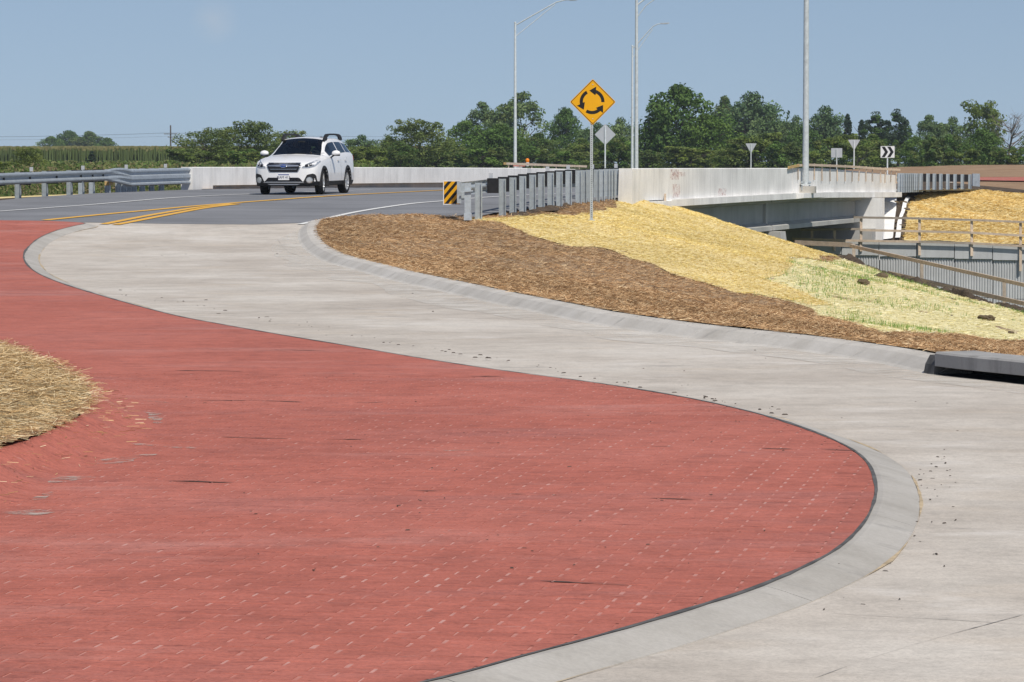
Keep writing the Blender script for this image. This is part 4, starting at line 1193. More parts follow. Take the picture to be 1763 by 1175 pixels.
# --- far-side guardrail at left
def LRX(d): return -13.52 + 0.195 * (d - 92)
QP, QN, QU = frame(LRX, 0.195)
lt = pchip([80, 92, 101, 109.5], [-.30, -.205, -.13, -.075])
gl_ = tag(empty('guardrail'), 'long galvanised guardrail widening to three ribs where it meets the far parapet', 'guardrail')
ltz = lambda d: ZC + float(lt(d))
def railpts(ds, h): return [(Vector((QP(d, .02, 0).x, QP(d, .02, 0).y, ltz(d) - h(d))), QN) for d in ds]
for a, b in ((84.0, 88.2), (88.2, 92.4), (92.4, 96.6), (96.6, 100.9)):
    ds = np.linspace(a, b - .004, 6); rail_mesh('rail_panel', railpts(ds, lambda d: .312), [W2n]*6, M['railsteel'], gl_)
ds = np.linspace(100.9, 103.2, 7)
prs = []
for d in ds:
    t_ = (d - 100.9) / 2.3
    prs.append([(W2n[i][0]*(.312 + (.506-.312)*t_)/.312*(1-t_) + W3n[i][0]*t_, W2n[i][1]*(1-t_) + W3n[i][1]*t_) for i in range(14)])
rail_mesh('transition_panel', railpts(ds, lambda d: .312 + (.506 - .312)*(d - 100.9)/2.3), prs, M['railsteel'], gl_)
ds = np.linspace(103.2, 109.7, 8); rail_mesh('thrie_panel', railpts(ds, lambda d: .506), [W3n]*8, M['railsteel'], gl_)
mb = MB(); e = QP(109.6, .02, 0); mb.bar((e.x, e.y, ltz(109.6) - .5), (e.x, e.y, ltz(109.6) - .005), .1, .02, up=(0, 1, 0)); mb.build('end_shoe', M['railsteel'], gl_)
angL = math.atan2(QU.y, QU.x)
lastp = None
for i, px in enumerate([-70, -34, 5, 50, 96, 138, 158, 176, 193, 211, 221, 229, 238, 252, 268, 285]):
    d = px_on(LRX, px, 60, 130); c = QP(d, -.30 if px < 180 else -.12, 0)
    o = inst('post', IB, gl_, (c.x, c.y, ltz(d) - .79), angL)
    if px < 180:
        c2 = QP(d, -.09, 0); inst('blockout', blk_me, gl_, (c2.x, c2.y, ltz(d) - .165), angL)
for px in (70, 158, 232, 299):
    d = px_on(LRX, px, 60, 130); c = QP(d, -.25, 0); inst('reflector', rfl_me, gl_, (c.x, c.y, ltz(d) + .01))
mb = MB(); c = P(187, 316, 101.6); mb.box((c.x, c.y + .1, c.z), (.22, .3, .12)); mb.build('wood_block', M['cut_wood'], gl_)

# --- near-side guardrail at right
def RRX(d): return -1.05 + 0.232 * (d - 80.5)
GP, GN, GU = frame(RRX, 0.232)
rt = pchip([78, 80.9, 84, 88, 92, 99.5], [-.40, -.385, -.325, -.215, -.14, -.085])
gr_ = tag(empty('guardrail'), 'galvanised posts with black spacer blocks marching from the striped marker to the barrier', 'guardrail')
rtz = lambda d: ZC + float(rt(d))
angR = math.atan2(GU.y, GU.x)
for px in [824, 865, 883, 900, 917, 932, 948, 963, 979, 996, 1005, 1014, 1027, 1036, 1044, 1049, 1054, 1061, 1070]:
    d = px_on(RRX, px, 76, 110); c = GP(d, 0, 0)
    inst('post', IB, gr_, (c.x, c.y, rtz(d) - .80 - (.0 if px > 830 else .03)), angR)
    if px > 830:
        c2 = GP(d, -.222, 0); inst('blockout', blk_me, gr_, (c2.x, c2.y, rtz(d) - .165), angR)
for a, b in ((81.2, 84.9), (84.9, 88.7), (88.7, 92.5), (92.5, 96.3)):
    ds = np.linspace(a, b - .004, 5)
    rail_mesh('rail_panel', [(Vector((GP(d, -.375, 0).x, GP(d, -.375, 0).y, rtz(d) - .33)), -GN) for d in ds], [W2n]*5, M['railsteel'], gr_)
ds = np.linspace(96.3, 99.6, 5); rail_mesh('thrie_panel', [(Vector((GP(d, -.375, 0).x, GP(d, -.375, 0).y, rtz(d) - .53)), -GN) for d in ds], [W3n]*5, M['railsteel'], gr_)
for px in (844, 909, 940, 975, 1016, 1056):
    d = px_on(RRX, px + 22, 76, 112); c = GP(d, -.30, 0); inst('reflector', rfl_me, gr_, (c.x, c.y, rtz(d) + .015))
# end terminal: ground tube, strut, impact head
d = px_on(RRX, 805.5, 70, 110); c = GP(d, 0, 0)
mb = MB(); mb.box((c.x, c.y, rtz(d) - .42), (.15, .17, .80)); mb.build('end_post', M['steel'], gr_)
mb = MB(); mb.box((c.x, c.y, rtz(d) - .80), (.18, .20, .16)); mb.build('ground_tube', M['steel'], gr_)
mb = MB(); mb.bar((c.x - .16, c.y - .12, rtz(d) - .22), (c.x + .12, c.y - .12, rtz(d) - .20), .03, .03); mb.build('strut', M['steel'], gr_)
mb = MB(); mb.box((c.x - .20, c.y + .02, rtz(d) - .24), (.10, .10, .50)); mb.build('marker_channel', M['steel'], gr_)
c2 = GP(d + .5, -.36, 0)
mb = MB(); mb.box((c2.x, c2.y, rtz(d) - .22), (.30, .5, .38)); mb.build('impact_head', M['steel'], gr_)

# offcut and stake left against the barrier foot
t = tag(empty('timber_offcut', P(1133, 347, 101.2)), 'short timber offcut with a stake against the foot of the white barrier', 'timber')
mb = MB(); mb.bar((-.16, 0, .02), (.14, .1, -.03), .07, .09); mb.build('board', M['wood_old'], t)
mb = MB(); mb.bar((.20, .1, -.12), (.21, .1, .22), .06, .06); mb.build('stake', M['wood'], t)

# --- object marker
def clip_half(poly, nx, ny, c):
    out = []; n = len(poly)
    for i in range(n):
        a = poly[i]; b = poly[(i+1) % n]; fa = nx*a[0] + ny*a[1] - c; fb = nx*b[0] + ny*b[1] - c
        if fa <= 0: out.append(a)
        if (fa < 0) != (fb < 0) and fa != fb:
            k = fa/(fa-fb); out.append((a[0]+k*(b[0]-a[0]), a[1]+k*(b[1]-a[1])))
    return out
FACE = Matrix(((1, 0, 0, 0), (0, 0, -1, 0), (0, 1, 0, 0), (0, 0, 0, 1)))     # local XY plane -> XZ, +Z towards the viewer (-Y)
oc = P(778, 332, 80.9)
om = tag(empty('object_marker', oc, R(-4)), 'small yellow and black diagonally striped marker on the guardrail end', 'marker')
w_, h_ = .365/2, .52/2
mb = MB(); mb.prism([(-w_-.02, -h_-.02), (w_+.02, -h_-.02), (w_+.02, h_+.02), (-w_-.02, h_+.02)], .012, FACE); mb.build('backing_plate', M['sign_white'], om)
Mx = FACE.copy(); Mx.translation = Vector((0, -.0125, 0))
mb = MB(); mb.prism([(-w_, -h_), (w_, -h_), (w_, h_), (-w_, h_)], .002, Mx); mb.build('black_panel', M['sign_black'], om)
Mx = FACE.copy(); Mx.translation = Vector((0, -.0150, 0))
rect = [(-w_, -h_), (w_, -h_), (w_, h_), (-w_, h_)]
cs, sn = math.cos(R(50)), math.sin(R(50)); nx, ny = -sn, cs
for k in range(-4, 5):
    c0 = k*.136 - .035; p = clip_half(rect, nx, ny, c0 + .068); p = clip_half(p, -nx, -ny, -c0) if p else p
    if len(p) >= 3: mb = MB(); mb.prism(p, .002, Mx); mb.build('yellow_stripe', M['sign_yellow'], om)

# --- far guardrail at right
def FRX(d): return 16.5 + 0.243 * (d - 147.5)
HP, HN, HU = frame(FRX, 0.243)
gf = tag(empty('guardrail'), 'distant guardrail with black spacer blocks above the far straw slope', 'guardrail')
for px in [1548, 1552, 1556, 1560, 1563, 1567, 1570, 1574, 1577.5, 1585, 1597, 1608, 1619, 1631, 1643.5, 1656, 1669]:
    lo, hi = 146.0, 215.0
    for _ in range(50):
        m_ = (lo+hi)/2
        if 881.5 + F*FRX(m_)/m_ < px: lo = m_
        else: hi = m_
    d = lo; c = HP(d, 0, 0); zt = P(px, float(np.interp(px, [1545, 1600, 1685], [298.5, 299, 301])), d).z
    inst('post', IBS, gf, (c.x, c.y, zt - .80), math.atan2(HU.y, HU.x))
    if px > 1575: c2 = HP(d, -.222, 0); inst('blockout', blk_me, gf, (c2.x, c2.y, zt - .19), math.atan2(HU.y, HU.x))
ds = np.linspace(148, 175.5, 8)
rail_mesh('rail_panel', [(Vector((HP(d, -.375, 0).x, HP(d, -.375, 0).y, P(1600, 300, d).z - .33)), -HN) for d in ds], [W2n]*8, M['railsteel'], gf)
mb = MB(); c = HP(176, -.1, 0); c = P(1680, 313, c.y); mb.box(tuple(c), (.36, .4, .80)); mb.build('impact_head', M['railsteel'], gf)

# ================================================================ SIGNS
def sign(name, label, cat, px, py, d, base_y, group=None):
    c = P(px, py, d); zb3 = P(px, base_y, d).z
    t = tag(empty(name, (c.x, c.y, zb3)), label, cat, group)
    return t, c.z - zb3
def rounded(poly, r, n=4):
    out = []; m = len(poly)
    for i in range(m):
        p = Vector(poly[i]); a = (Vector(poly[i-1]) - p).normalized(); b = (Vector(poly[(i+1) % m]) - p).normalized()
        th = math.acos(max(-1, min(1, a.dot(b)))); l = r / math.tan(th/2)
        s0 = p + a*l; s1 = p + b*l
        for k in range(n+1):
            u = k/n; out.append(tuple((s0*(1-u) + p*u)*(1-u) + (p*(1-u) + s1*u)*u))
    return out
def fp(z, y=0.0):
    m = FACE.copy(); m.translation = Vector((0, y, z)); return m
hd = 39.6 * 83.5 / F
t, zc = sign('roundabout_sign', 'yellow diamond sign with three black circling arrows on a steel post', 'road sign', 1020.5, 176, 83.5, 381)
dia = lambda r: [(0, -r), (r, 0), (0, r), (-r, 0)]
mb = MB(); mb.prism(rounded(dia(hd), .04), .004, fp(zc, -.036)); pn = mb.build('panel', M['sign_yellow'], t)
mb = MB(); ro = rounded(dia(hd*.965), .036); ri = rounded(dia(hd*.932), .034)
nv = len(ro); vs = [fp(zc, -.0415) @ Vector((x, y, 0)) for x, y in ro] + [fp(zc, -.0415) @ Vector((x, y, 0)) for x, y in ri]
mb.add(vs, [(i, (i+1) % nv, nv + (i+1) % nv, nv + i) for i in range(nv)]); mb.build('border', simple('sign_border', (0.03, 0.012, 0.006), .5), pn)
for k in range(3):
    a0 = R(120*k); pts = []
    for th in np.linspace(-2, 72, 14): pts.append((.538*math.cos(R(th)), .538*math.sin(R(th))))
    pts += [(.183, .656), (-.118, .484), (.14, .28), (.175, .39)]
    for th in np.linspace(66, -2, 14): pts.append((.398*math.cos(R(th)), .398*math.sin(R(th))))
    pts = [((x*math.cos(a0) - y*math.sin(a0) - .03)*hd, (x*math.sin(a0) + y*math.cos(a0) + .01)*hd) for x, y in pts]
    mb = MB(); mb.prism(pts, .0015, fp(zc, -.0405)); mb.build('arrow', M['sign_black'], pn)
for z in (.755, -.725):
    mb = MB(); mb.lathe([(.014, 0), (.012, .006), (0, .008)], 8, fp(zc + z*hd, -.041)); mb.build('bolt', M['alu'], pn)
mb = MB(); H_ = zc + hd*.8
mb.box((-.028, 0, H_/2 - .1), (.066, .060, H_ + .2)); po = mb.build('post', M['steel'], t)
po_holes = MB()
for k in range(int((zc - hd)/.05)):
    po_holes.lathe([(.011, 0), (0, .0008)], 8, Matrix.Translation((-.028, -.031, .1 + k*.05)) @ Matrix.Rotation(math.pi/2, 4, 'X'))
o = po_holes.build('perforation', M['void'], po); o['kind'] = 'stuff'
mb = MB(); mb.box((-.028, 0, .0), (.16, .14, .06)); mb.build('base_sleeve', M['steel'], t)

def back_sign(name, label, px, py, d, base_y, poly, w, cat='road sign'):
    t, zc = sign(name, label, cat, px, py, d, base_y)
    mb = MB(); mb.prism(poly, .006, fp(zc, .0)); pn = mb.build('panel', M['alu'], t)
    ym = max(y for _, y in poly)
    H_ = zc + ym*.8
    mb = MB(); mb.box((0, -.040, H_/2 - .4), (w, .06, H_ + .8)); mb.build('post', M['pole'], t)
    return t
h2 = 18.2*182/F
back_sign('warning_sign', 'bare grey back of a diamond sign behind the yellow roundabout sign', 1042, 232, 182, 300, rounded(dia(h2), .04), .07)
tri = lambda a: rounded([(0, -a*.60), (a*.5, a*.266), (-a*.5, a*.266)], .03)
back_sign('yield_sign', 'back of a triangular yield sign standing alone above the white barrier', 1293, 252.5, 300, 300, tri(19.5*300/F), .09)
back_sign('yield_sign', 'back of a triangular yield sign beside a square sign back', 1470.5, 246.5, 270, 300, tri(21*270/F), .09)
back_sign('square_sign', 'plain grey back of a square sign above the timber pickets', 1440.5, 263.5, 240, 300, [(-.38, -.32), (.38, -.32), (.38, .32), (-.38, .32)], .08)
t, zc = sign('chevron_sign', 'white sign with two black chevrons pointing right', 'road sign', 1528, 262, 190, 310)
hw, hh = 12*190/F, 10*190/F
mb = MB(); mb.prism(rounded([(-hw, -hh), (hw, -hh), (hw, hh), (-hw, hh)], .03), .006, fp(zc, -.04)); pn = mb.build('panel', M['sign_white'], t)
for k in (0, 1):
    x0 = -.86 + k*.80; w = .46
    pts = [(x0, -.9), (x0 + w, -.9), (x0 + w + .48, 0), (x0 + w, .9), (x0, .9), (x0 + .48, 0)]
    mb = MB(); mb.prism([(x*hw, y*hh) for x, y in pts], .003, fp(zc, -.0475)); mb.build('chevron', M['sign_black'], pn)
mb = MB(); mb.box((0, 0, zc/2 - .3), (.07, .06, zc + .6)); mb.build('post', M['pole'], t)
# barricade lamp behind the far parapet
c = P(908, 281, 172)
t = tag(empty('warning_lamp', (c.x, c.y, c.z - 1.0)), 'orange flashing lamp on a white barricade behind the far parapet', 'warning lamp')
mb = MB(); mb.lathe([(0, .98), (.09, .98), (.09, 1.02), (.075, 1.03)], 12); mb.lathe([(.05, .82), (.07, .85), (.07, .98)], 12); mb.build('lamp_base', M['sign_white'], t)
mb = MB(); mb.lathe([(.085, 1.031), (.095, 1.10), (.09, 1.18), (.05, 1.22), (0, 1.23)], 14); mb.build('lens', M['orange'], t, True)
mb = MB(); mb.box((-.40, .06, .88), (.60, .03, .10)); mb.build('striped_board', simple('red_white_board', (.55, .22, .18), .6), t)
mb = MB(); mb.box((-.40, .07, .3), (.30, .04, 1.05)); mb.build('barricade_panel', M['alu'], t)

# red survey stake under the left guardrail
c = P(33, 333, 112); mb = MB(); mb.box((0, 0, .2), (.055, .03, .62)); mb.box((0, 0, .545), (.055, .03, .07), None, .3)
o = mb.build('survey_stake', M['red_paint']); o.location = (c.x, c.y, P(33, 333, 112).z - .15); tag(o, 'thin red survey stake standing in weeds behind the left guardrail', 'stake')
# ================================================================ CUTTING: far retaining wall, railings, slopes
W0 = P(1385, 411.5, 137.0); W1 = P(1763, 424, 134.0)
wd = (W1 - W0); wd.z = 0; WL = wd.length; wd.normalize(); wn_ = Vector((wd.y, -wd.x, 0))
if wn_.y > 0: wn_ = -wn_
ztop = lambda s: W0.z + (W1.z - W0.z) * s / WL
rw = tag(empty('retaining_wall'), 'grey precast panel retaining wall with ribbed faces and smooth coping', 'wall')
Wm = Matrix((wd, -wn_, Vector((0, 0, 1)))).transposed().to_4x4()
cop = MB(); cop.box((0, .17, -.28), (1.466, .34, .56)); cme = bpy.data.meshes.new('coping_block'); cme.from_pydata(cop.v, [], cop.f); cme.update(); cme.materials.append(M['precast'])
def ribbed(wd_, ht):
    v = []; f = []; nr = int(round(wd_/.105)); x = -wd_/2; p = wd_/nr
    xs_ = []
    for i in range(nr): xs_ += [(x + i*p + .004, .03), (x + i*p + p*.22, 0), (x + i*p + p*.68, 0), (x + i*p + p*.86, .03)]
    xs_.append((wd_/2 - .004, .03))
    for (a, b) in xs_: v += [(a, b, -ht/2), (a, b, ht/2)]
    for i in range(len(xs_)-1): f.append((2*i, 2*i+2, 2*i+3, 2*i+1))
    me = bpy.data.meshes.new('ribbed_panel'); me.from_pydata(v, [], f); me.update(); me.materials.append(M['precast']); return me
rp1 = ribbed(1.48, 1.48)
rot_w = math.atan2(wd.y, wd.x)
s = .75
j = 0
while s < WL + 14:
    p = W0 + wd*s; z = ztop(s)
    o = inst('coping_block', cme, rw, (p.x, p.y, z), rot_w)
    for r in range(3):
        hoff = .0 if j % 2 else .75
        zc_ = z - .56 - .75 - 1.5*r + (0.0 if j % 2 else 0.0)
        o = inst('ribbed_panel', rp1, rw, (p.x - wn_.x*.06, p.y - wn_.y*.06, zc_), rot_w)
    s += 1.5; j += 1
mb = MB(); a = W0 - wn_*.36; b = W0 + wd*(WL+14) - wn_*.36
mb.bar((a.x, a.y, W0.z - 3.0), (b.x, b.y, W0.z - 3.2), .5, 4.4); mb.build('backing', M['sealant'], rw)

def lumber(mb_name, a, b, w, h, parent, m=None):
    mb = MB(); mb.bar(a, b, w, h); return mb.build(mb_name, m or M['wood'], parent)
fr = tag(empty('timber_railing'), 'level timber safety railing along the top of the far retaining wall', 'timber rail')
def onwall(px, py):
    # point on the plane of the wall face
    lo, hi = 110.0, 160.0
    a = ray(px, py)
    nrm = wn_; den = a[0]*nrm.x + a[1]*nrm.y
    tt = ((W0.x + nrm.x*.05)*nrm.x + (W0.y + nrm.y*.05)*nrm.y) / den
    return Vector((a[0]*tt, a[1]*tt, ZC + a[2]*tt))
for px, y0, y1 in ((1398, 395, 430), (1437, 393, 432), (1482.5, 373, 433), (1583, 376, 440), (1673, 378, 441), (1757, 382, 467), (1850, 385, 470)):
    a, b = onwall(px, y0), onwall(px, y1); lumber('post', a, b, .10, .05, fr)
for seg in ([(1470, 374.5), (1583, 376.5), (1673, 379), (1763, 382.5), (1870, 387)], [(1482, 396.5), (1583, 398.5), (1673, 401), (1763, 406), (1870, 411)], [(1440, 414), (1583, 416.5), (1673, 419), (1763, 424), (1870, 430)], [(1380, 396), (1482, 394.5)], [(1365, 411.5), (1440, 413.5)]):
    for (p0, p1) in zip(seg[:-1], seg[1:]):
        a = onwall(*p0) + wn_*.07; b = onwall(*p1) + wn_*.07; lumber('rail', a, b, .045, .085, fr, M['wood'] if random.random() < .6 else M['wood_old'])
sr = tag(empty('timber_railing'), 'timber railing sloping down beside the crest of the seeded bank', 'timber rail')
lumber('rail', P(1369, 418, 106.2), P(1467, 422, 104.9), .05, .14, sr, M['wood_old'])
lumber('rail', P(1464, 423.5, 104.8), P(1763, 491, 91.4), .05, .10, sr)
lumber('rail', P(1763, 491, 91.4), P(1960, 541, 83.5), .05, .10, sr)
lumber('rail', P(1530, 470, 101.2), P(1763, 523, 91.4), .05, .11, sr)
lumber('rail', P(1763, 523, 91.4), P(1960, 575, 83.5), .05, .11, sr)
for px, y0, y1, d in ((1470, 420, 452, 104.9), (1587, 450, 500, 99.2), (1729, 482, 536, 93.1), (1900, 520, 590, 86.0)):
    lumber('post', P(px, y0, d), P(px, y1, d), .09, .05, sr, M['wood_old'])

# far straw slope behind the coping
fc = [P(1400, 412, 139.5), P(1500, 413, 138.6), P(1560, 415.5, 137.4), P(1763, 423, 135.2), P(1950, 430, 133.5), P(1560, 372, 144.5), P(1568, 347, 152), P(1600, 329, 164), P(1680, 327.5, 172), P(1763, 336, 172), P(1900, 345, 170),
      P(1650, 377, 148), P(1763, 383, 146), P(1900, 392, 143), P(1545, 329, 152), P(1525, 350, 146)]
_fs = TPS([tuple(q) for q in fc])
def fslope(X, Y): return _fs(X, Y) + .12*vnoise(X, Y, .35, 51) + .06*vnoise(X, Y, 1.2, 52)
def FH(px, py): return hit(px, py, lambda X, Y: _fs(X, Y), 128, 176)
base_poly = [FH(1490, 413), FH(1560, 416), FH(1660, 419), FH(1763, 423), FH(1950, 430), (34, 170), (26, 177), (21, 176), (18, 165), (16.6, 153), (14.2, 142)]
o = sheet('cut_slope', [tuple(q) for q in base_poly], lambda X, Y: fslope(X, Y) - .05, .7, M['soil']); tag(o, 'dark bare soil slope beside the far bridge abutment', kind='structure')
sp_px = [(1556, 414), (1660, 419), (1763, 423), (1950, 430), (1950, 345), (1763, 335.5), (1690, 327.5), (1640, 327), (1602, 329.5), (1585, 337), (1572, 347), (1563, 362), (1560, 385)]
yp2 = [tuple(FH(*q)) for q in sp_px]
o = sheet('straw_blanket', resample(yp2 + [yp2[0]], .5)[:-1], lambda X, Y: fslope(X, Y) + .03, .6, M['straw']); tag(o, 'golden straw blanket on the far slope above the retaining wall', 'straw blanket')
X, Y = scatter(yp2, 160000, (14, 36), (128, 178)); n = len(X)
pal = np.array([srgb(236, 208, 140), srgb(222, 188, 114), srgb(246, 226, 172), srgb(200, 164, 90)])
pt = np.clip(0.5 + 1.3*vnoise(X, Y, .35, 61), 0, 1)
o = strands('yellow_straw', X, Y, fslope(X, Y) + .04, RNG.uniform(.10, .26, n), RNG.uniform(.012, .022, n), pal[RNG.choice(4, n, p=[.38, .30, .14, .18])] * (.78 + .28*pt)[:, None], M['strand'], up=.08)
tag(o, 'yellow straw fibres on the far slope blanket', 'straw', kind='stuff')
# white geotextile and clods of soil running down beside the abutment
def px_sheet(name, poly, zoff, m, label, cat, sp=.25):
    pl = [tuple(FH(*q)) for q in poly]
    o = sheet(name, resample(pl + [pl[0]], .2)[:-1], lambda X, Y: fslope(X, Y) + zoff + .03*vnoise(X, Y, 2.5, 71), sp, m); return tag(o, label, cat)
px_sheet('geotextile', [(1500, 413), (1505, 395), (1511, 372), (1520, 350), (1536, 332), (1549, 331.5), (1543, 348), (1543, 362), (1540, 385), (1537, 412)], .06, M['fabric'], 'white geotextile sheet hanging down beside the far abutment', 'fabric')
px_sheet('geotextile', [(1541, 412), (1545, 385), (1552, 365), (1563, 341), (1568, 340), (1560, 360), (1553, 380), (1550, 412)], .07, M['fabric'], 'narrow strip of white geotextile between bands of dark soil', 'fabric')
for k_, (px, py, w) in enumerate([(1545, 340, 16), (1552, 336, 18), (1566, 334, 20), (1580, 333, 18), (1543, 350, 10), (1556, 350, 12), (1560, 362, 12), (1556, 378, 12), (1553, 392, 11), (1542, 384, 7), (1541, 393, 6), (1539, 400, 5), (1551, 405, 10), (1568, 343, 12)]):
    q = FH(px, py); clod(px, py, w, 'lump of dark dug soil beside the white geotextile', fslope, q[1], .5)['group'] = 'lumps of soil by the far abutment'

# far graded earth and far roundabout apron
ec = [P(1545, 327, 176), P(1640, 326.5, 176), P(1763, 334, 176), P(2000, 345, 176), P(1545, 310, 196), P(1650, 309, 198), P(1763, 311, 200), P(2000, 315, 200), P(1500, 300, 225), P(1560, 290, 240), P(1640, 286, 250), P(1700, 287, 255), P(1763, 289, 258), P(2000, 291, 262), P(1400, 300, 240), P(1400, 296, 300), P(1700, 294, 300), P(2000, 296, 310)]
_ef = TPS([tuple(q) for q in ec])
def earth_h(X, Y): return _ef(X, Y) + .12*vnoise(X, Y, .25, 81) + .05*vnoise(X, Y, .9, 82)
ep = [tuple(P(1546, 327, 176.5).xy), tuple(P(1640, 327, 176.2).xy), tuple(P(1763, 334, 176.2).xy), tuple(P(2000, 345, 176.2).xy), tuple(P(2000, 296, 305).xy), tuple(P(1700, 294, 295).xy), tuple(P(1420, 297, 285).xy), tuple(P(1480, 305, 215).xy)]
o = sheet('graded_earth', ep, earth_h, 2.0, M['earth']); tag(o, 'bare brown graded earth beyond the bridge', kind='structure')
rp = [hit(x, y, lambda X, Y: _ef(X, Y), 170, 260) for x, y in ((1580, 313.5), (1650, 313), (1763, 315), (1950, 318), (1950, 310), (1763, 308), (1650, 308.5), (1580, 311))]
o = sheet('far_apron', [tuple(q) for q in rp], lambda X, Y: _ef(X, Y) + .10, 1.5, M['red']); tag(o, 'strip of red concrete apron at the far roundabout', kind='structure')
rp = [hit(x, y, lambda X, Y: _ef(X, Y), 170, 260) for x, y in ((1570, 318.5), (1640, 318), (1640, 315.2), (1570, 315.5))]
o = sheet('far_road', [tuple(q) for q in rp], lambda X, Y: _ef(X, Y) + .10, 1.5, M['road']); tag(o, 'patch of pale concrete road at the far roundabout', kind='structure')
# ================================================================ TERRAIN TO THE HORIZON
_g0 = pchip([-400, -60, 60, 80, 95, 105, 115, 150, 200, 300, 450, 700, 1500, 6000], [-2.9, -2.9, -2.35, -1.9, -1.35, -1.25, -1.0, -.85, -.75, -.5, -.10, .35, .3, .3])
trench = [(-4, 105.5), (6.2, 105.8), (12.5, 105.5), (14.2, 97), (17.5, 87), (30, 70), (90, 60), (90, 94), (38, 137), (22, 144.5), (14.5, 149), (-4, 147)]
def ground_h(X, Y):
    z = ZC + _g0(Y) + .10*vnoise(X, Y, .08, 91) + .05*vnoise(X, Y, .3, 92)
    # keep below the roads
    on = (X > -24) & (X < 30) & (Y < 200)
    corr = (np.abs(X - (-2 + .26*(Y - 110))) < 11) & (Y > 76) & (Y < 215)
    z = np.where((on & (Y < 84)) | corr, np.minimum(z, prof(Y) - .35), z)
    z = np.where((X > 4) & (Y < 180), np.minimum(z, ZC - 3.9 - .0*Y), z)
    z = np.where(inpoly(X, Y, trench), ZC - 8.5, z)
    z = np.where((X > 8) & (Y > 125) & (Y < 180), np.minimum(z, ZC - 4.5), z)
    z = np.where((X > 12) & (X < 90) & (Y >= 180) & (Y < 300), np.minimum(z, ZC - 1.6), z)
    kx_ = np.interp(Y, kerb_c[::-1, 1], kerb_c[::-1, 0]) if kerb_c[0, 1] > kerb_c[-1, 1] else np.interp(Y, kerb_c[:, 1], kerb_c[:, 0])
    z = np.where((X > kx_ - 3.0) & (Y > 15) & (Y < 104) & (X < 60), np.minimum(z, ZC - 4.8), z)
    return z
gx = np.concatenate([np.linspace(-2500, -160, 16), np.linspace(-150, -32, 28), np.linspace(-30, 40, 71), np.linspace(44, 160, 26), np.linspace(180, 2500, 16)])
gy = np.concatenate([np.linspace(-400, -40, 8), np.linspace(-30, 66, 25), np.linspace(68, 200, 100), np.linspace(204, 460, 50), np.linspace(480, 900, 18), np.linspace(1000, 6000, 16)])
GX, GY = np.meshgrid(gx, gy); GZ = ground_h(GX, GY)
nx_, ny_ = len(gx), len(gy)
fa = [(j*nx_+i, j*nx_+i+1, (j+1)*nx_+i+1, (j+1)*nx_+i) for j in range(ny_-1) for i in range(nx_-1)]
o = mesh_py('ground', np.stack([GX.ravel(), GY.ravel(), GZ.ravel()], 1), fa, M['field'], None, True)
tag(o, 'rough green field running to the horizon', kind='structure')

# gravel shoulder and straw strip behind the left guardrail
cs_ = np.array([[LRX(d) - .55, d] for d in np.linspace(82, 112, 60)])
ribbon('gravel_shoulder', cs_, 1.5, lambda Y: prof(Y) - .09, M['soil'])['kind'] = 'structure'
cs_ = np.array([[LRX(d) - 2.0, d] for d in np.linspace(82, 116, 60)])
ribbon('straw_strip', cs_, 1.7, lambda Y: prof(Y) - .12, M['straw'])['kind'] = 'structure'
for o in C.objects:
    if o.name.startswith('gravel_shoulder'): o['label'] = 'dark gravel shoulder at the feet of the left guardrail'
    if o.name.startswith('straw_strip'): o['label'] = 'yellow straw strip behind the left guardrail'

def leaf_cloud(c, nrm, size, tint, name, m, parent=None, seed=0, bend=.35):
    """two-triangle leaf clumps facing roughly along nrm"""
    n = len(c); r = np.random.default_rng(seed)
    nr = nrm + r.normal(0, .75, (n, 3)); nr /= np.linalg.norm(nr, axis=1)[:, None]
    a = np.cross(nr, r.normal(0, 1, (n, 3))); a /= np.linalg.norm(a, axis=1)[:, None]
    b = np.cross(nr, a)
    s = size[:, None]
    v = np.stack([c - a*s*.9, c - b*s*.45 + nr*s*bend*.4, c + a*s*.9, c + b*s*.45 + nr*s*bend*.4], 1)
    return quads(name, v, tint, m, parent)

